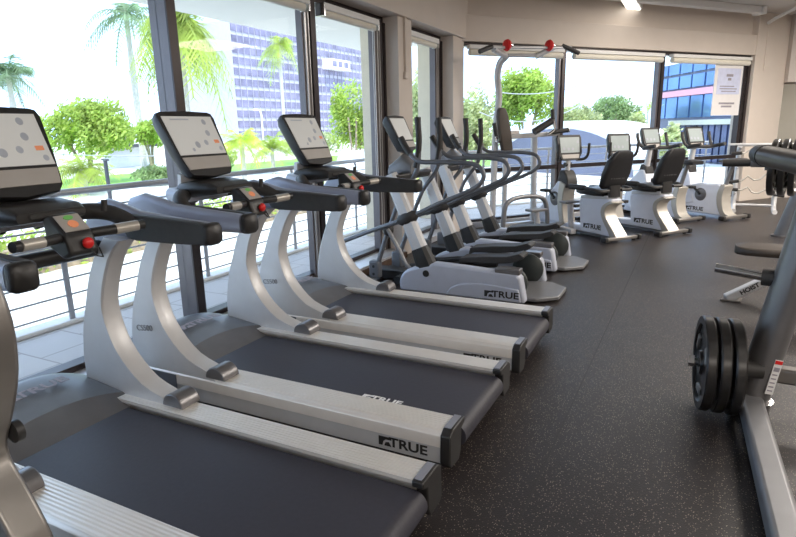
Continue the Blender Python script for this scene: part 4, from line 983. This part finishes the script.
# barbell rack in front of the cream column
t4 = thing('barbell_rack', 'silver upright rack holding bent curl bars before the far cream column', 'rack', (.85,10.5,0))
for s in (-1, 1):
    x = s*.27
    MB().tube(crv([(x,-.25,.03),(x,-.10,.03),(x,.0,.12),(x,.03,.4),(x,.05,.85),(x,.0,.98),(x,-.14,1.02)],5), .035, 12).build('side_frame', M['silver'], t4)
    for z in (.26,.46,.66,.86): MB().tube([(x,.0,z),(x,-.15,z+.03)], .012, 8).build('hook', M['chrome'], t4)
for z in (.10,.72,1.02): MB().tube([(-.27,-.0,z),(.27,-.0,z)], .022, 10).build('cross_tube', M['silver'], t4)
MB().box(-.42,.42,-.16,-.10,1.02,1.05).build('top_tray', M['silver'], t4, bevel=.006)
blab = ['curl bar on the lowest hooks of the barbell rack','curl bar on the second hooks from the bottom of the barbell rack','curl bar on the third hooks from the bottom of the barbell rack','curl bar on the top hooks of the barbell rack']
def make_bar():
    b_ = thing('curl_bar', 'x', 'barbell', (0,0,0), 0, 'curl bars on the rack')
    MB().tube([(-.30,0,0),(-.2,0,.0),(-.12,0,.06),(-.04,0,-.01),(.04,0,-.01),(.12,0,.06),(.2,0,0),(.30,0,0)], .013, 8).build('bar', M['champagne'], b_)
    for s in (-1, 1): MB().tube([(s*.24,0,0),(s*.38,0,0)], .026, 10).build('sleeve', M['black'], b_)
    return b_
br = make_bar()
for i, z in enumerate((.26,.46,.66,.86)):
    o = br if i == 0 else dup(br); o.location = (.85,10.5-.14,z+.055); o.rotation_euler = (0,[.12,-.14,.1,-.05][i],0); o['label'] = blab[i]

# ------------------------------------------------------------------ light and camera
W = bpy.data.worlds.new('sky'); S.world = W; W.use_nodes = True
bg = W.node_tree.nodes['Background']; bg.inputs[0].default_value = (.52, .71, 1, 1); bg.inputs[1].default_value = 3.3
sun = bpy.data.lights.new('sun', 'SUN'); sun.energy = 5.0; sun.angle = .02; sun.color = (1, .92, .72)
so = bpy.data.objects.new('sun', sun); C.objects.link(so)
so.rotation_euler = Vector((.62, -.35, 1.25)).to_track_quat('Z', 'Y').to_euler()
for i, (x, y, e) in enumerate(((2.2,-3,110),(2.4,1.0,80),(2.2,5.2,130),(5.5,-2,120),(5.5,3.5,120),(5.5,8,120),(2.6,9.0,270),(0,8.2,30))):
    l = bpy.data.lights.new('ceiling_panel', 'AREA'); l.shape = 'RECTANGLE'; l.size = 1.3; l.size_y = 1.3; l.energy = e; l.color = (1, .92, .83)
    o = bpy.data.objects.new('ceiling_panel', l); C.objects.link(o); o.location = (x, y, 3.05)
cam = bpy.data.cameras.new('camera'); cam.sensor_width = 36; cam.lens = 574.9/796*36; cam.clip_start = .05; cam.clip_end = 2000
co = bpy.data.objects.new('camera', cam); C.objects.link(co); S.camera = co
pi_, ro, az = math.radians(13.53), math.radians(-1.29), math.radians(-27.3)
f_ = Vector((math.sin(az)*math.cos(pi_), math.cos(az)*math.cos(pi_), -math.sin(pi_))); rt = Vector((math.cos(az), -math.sin(az), 0)); up = rt.cross(f_)
r2 = rt*math.cos(ro)+up*math.sin(ro); u2 = up*math.cos(ro)-rt*math.sin(ro)
mw = Matrix((r2, u2, -f_)).transposed().to_4x4(); mw.translation = (0, 0, EYE); co.matrix_world = mw
cam.shift_y = 0
S.view_settings.view_transform = 'Standard'; S.view_settings.look = 'None'; S.view_settings.gamma = 1; S.view_settings.exposure = 0
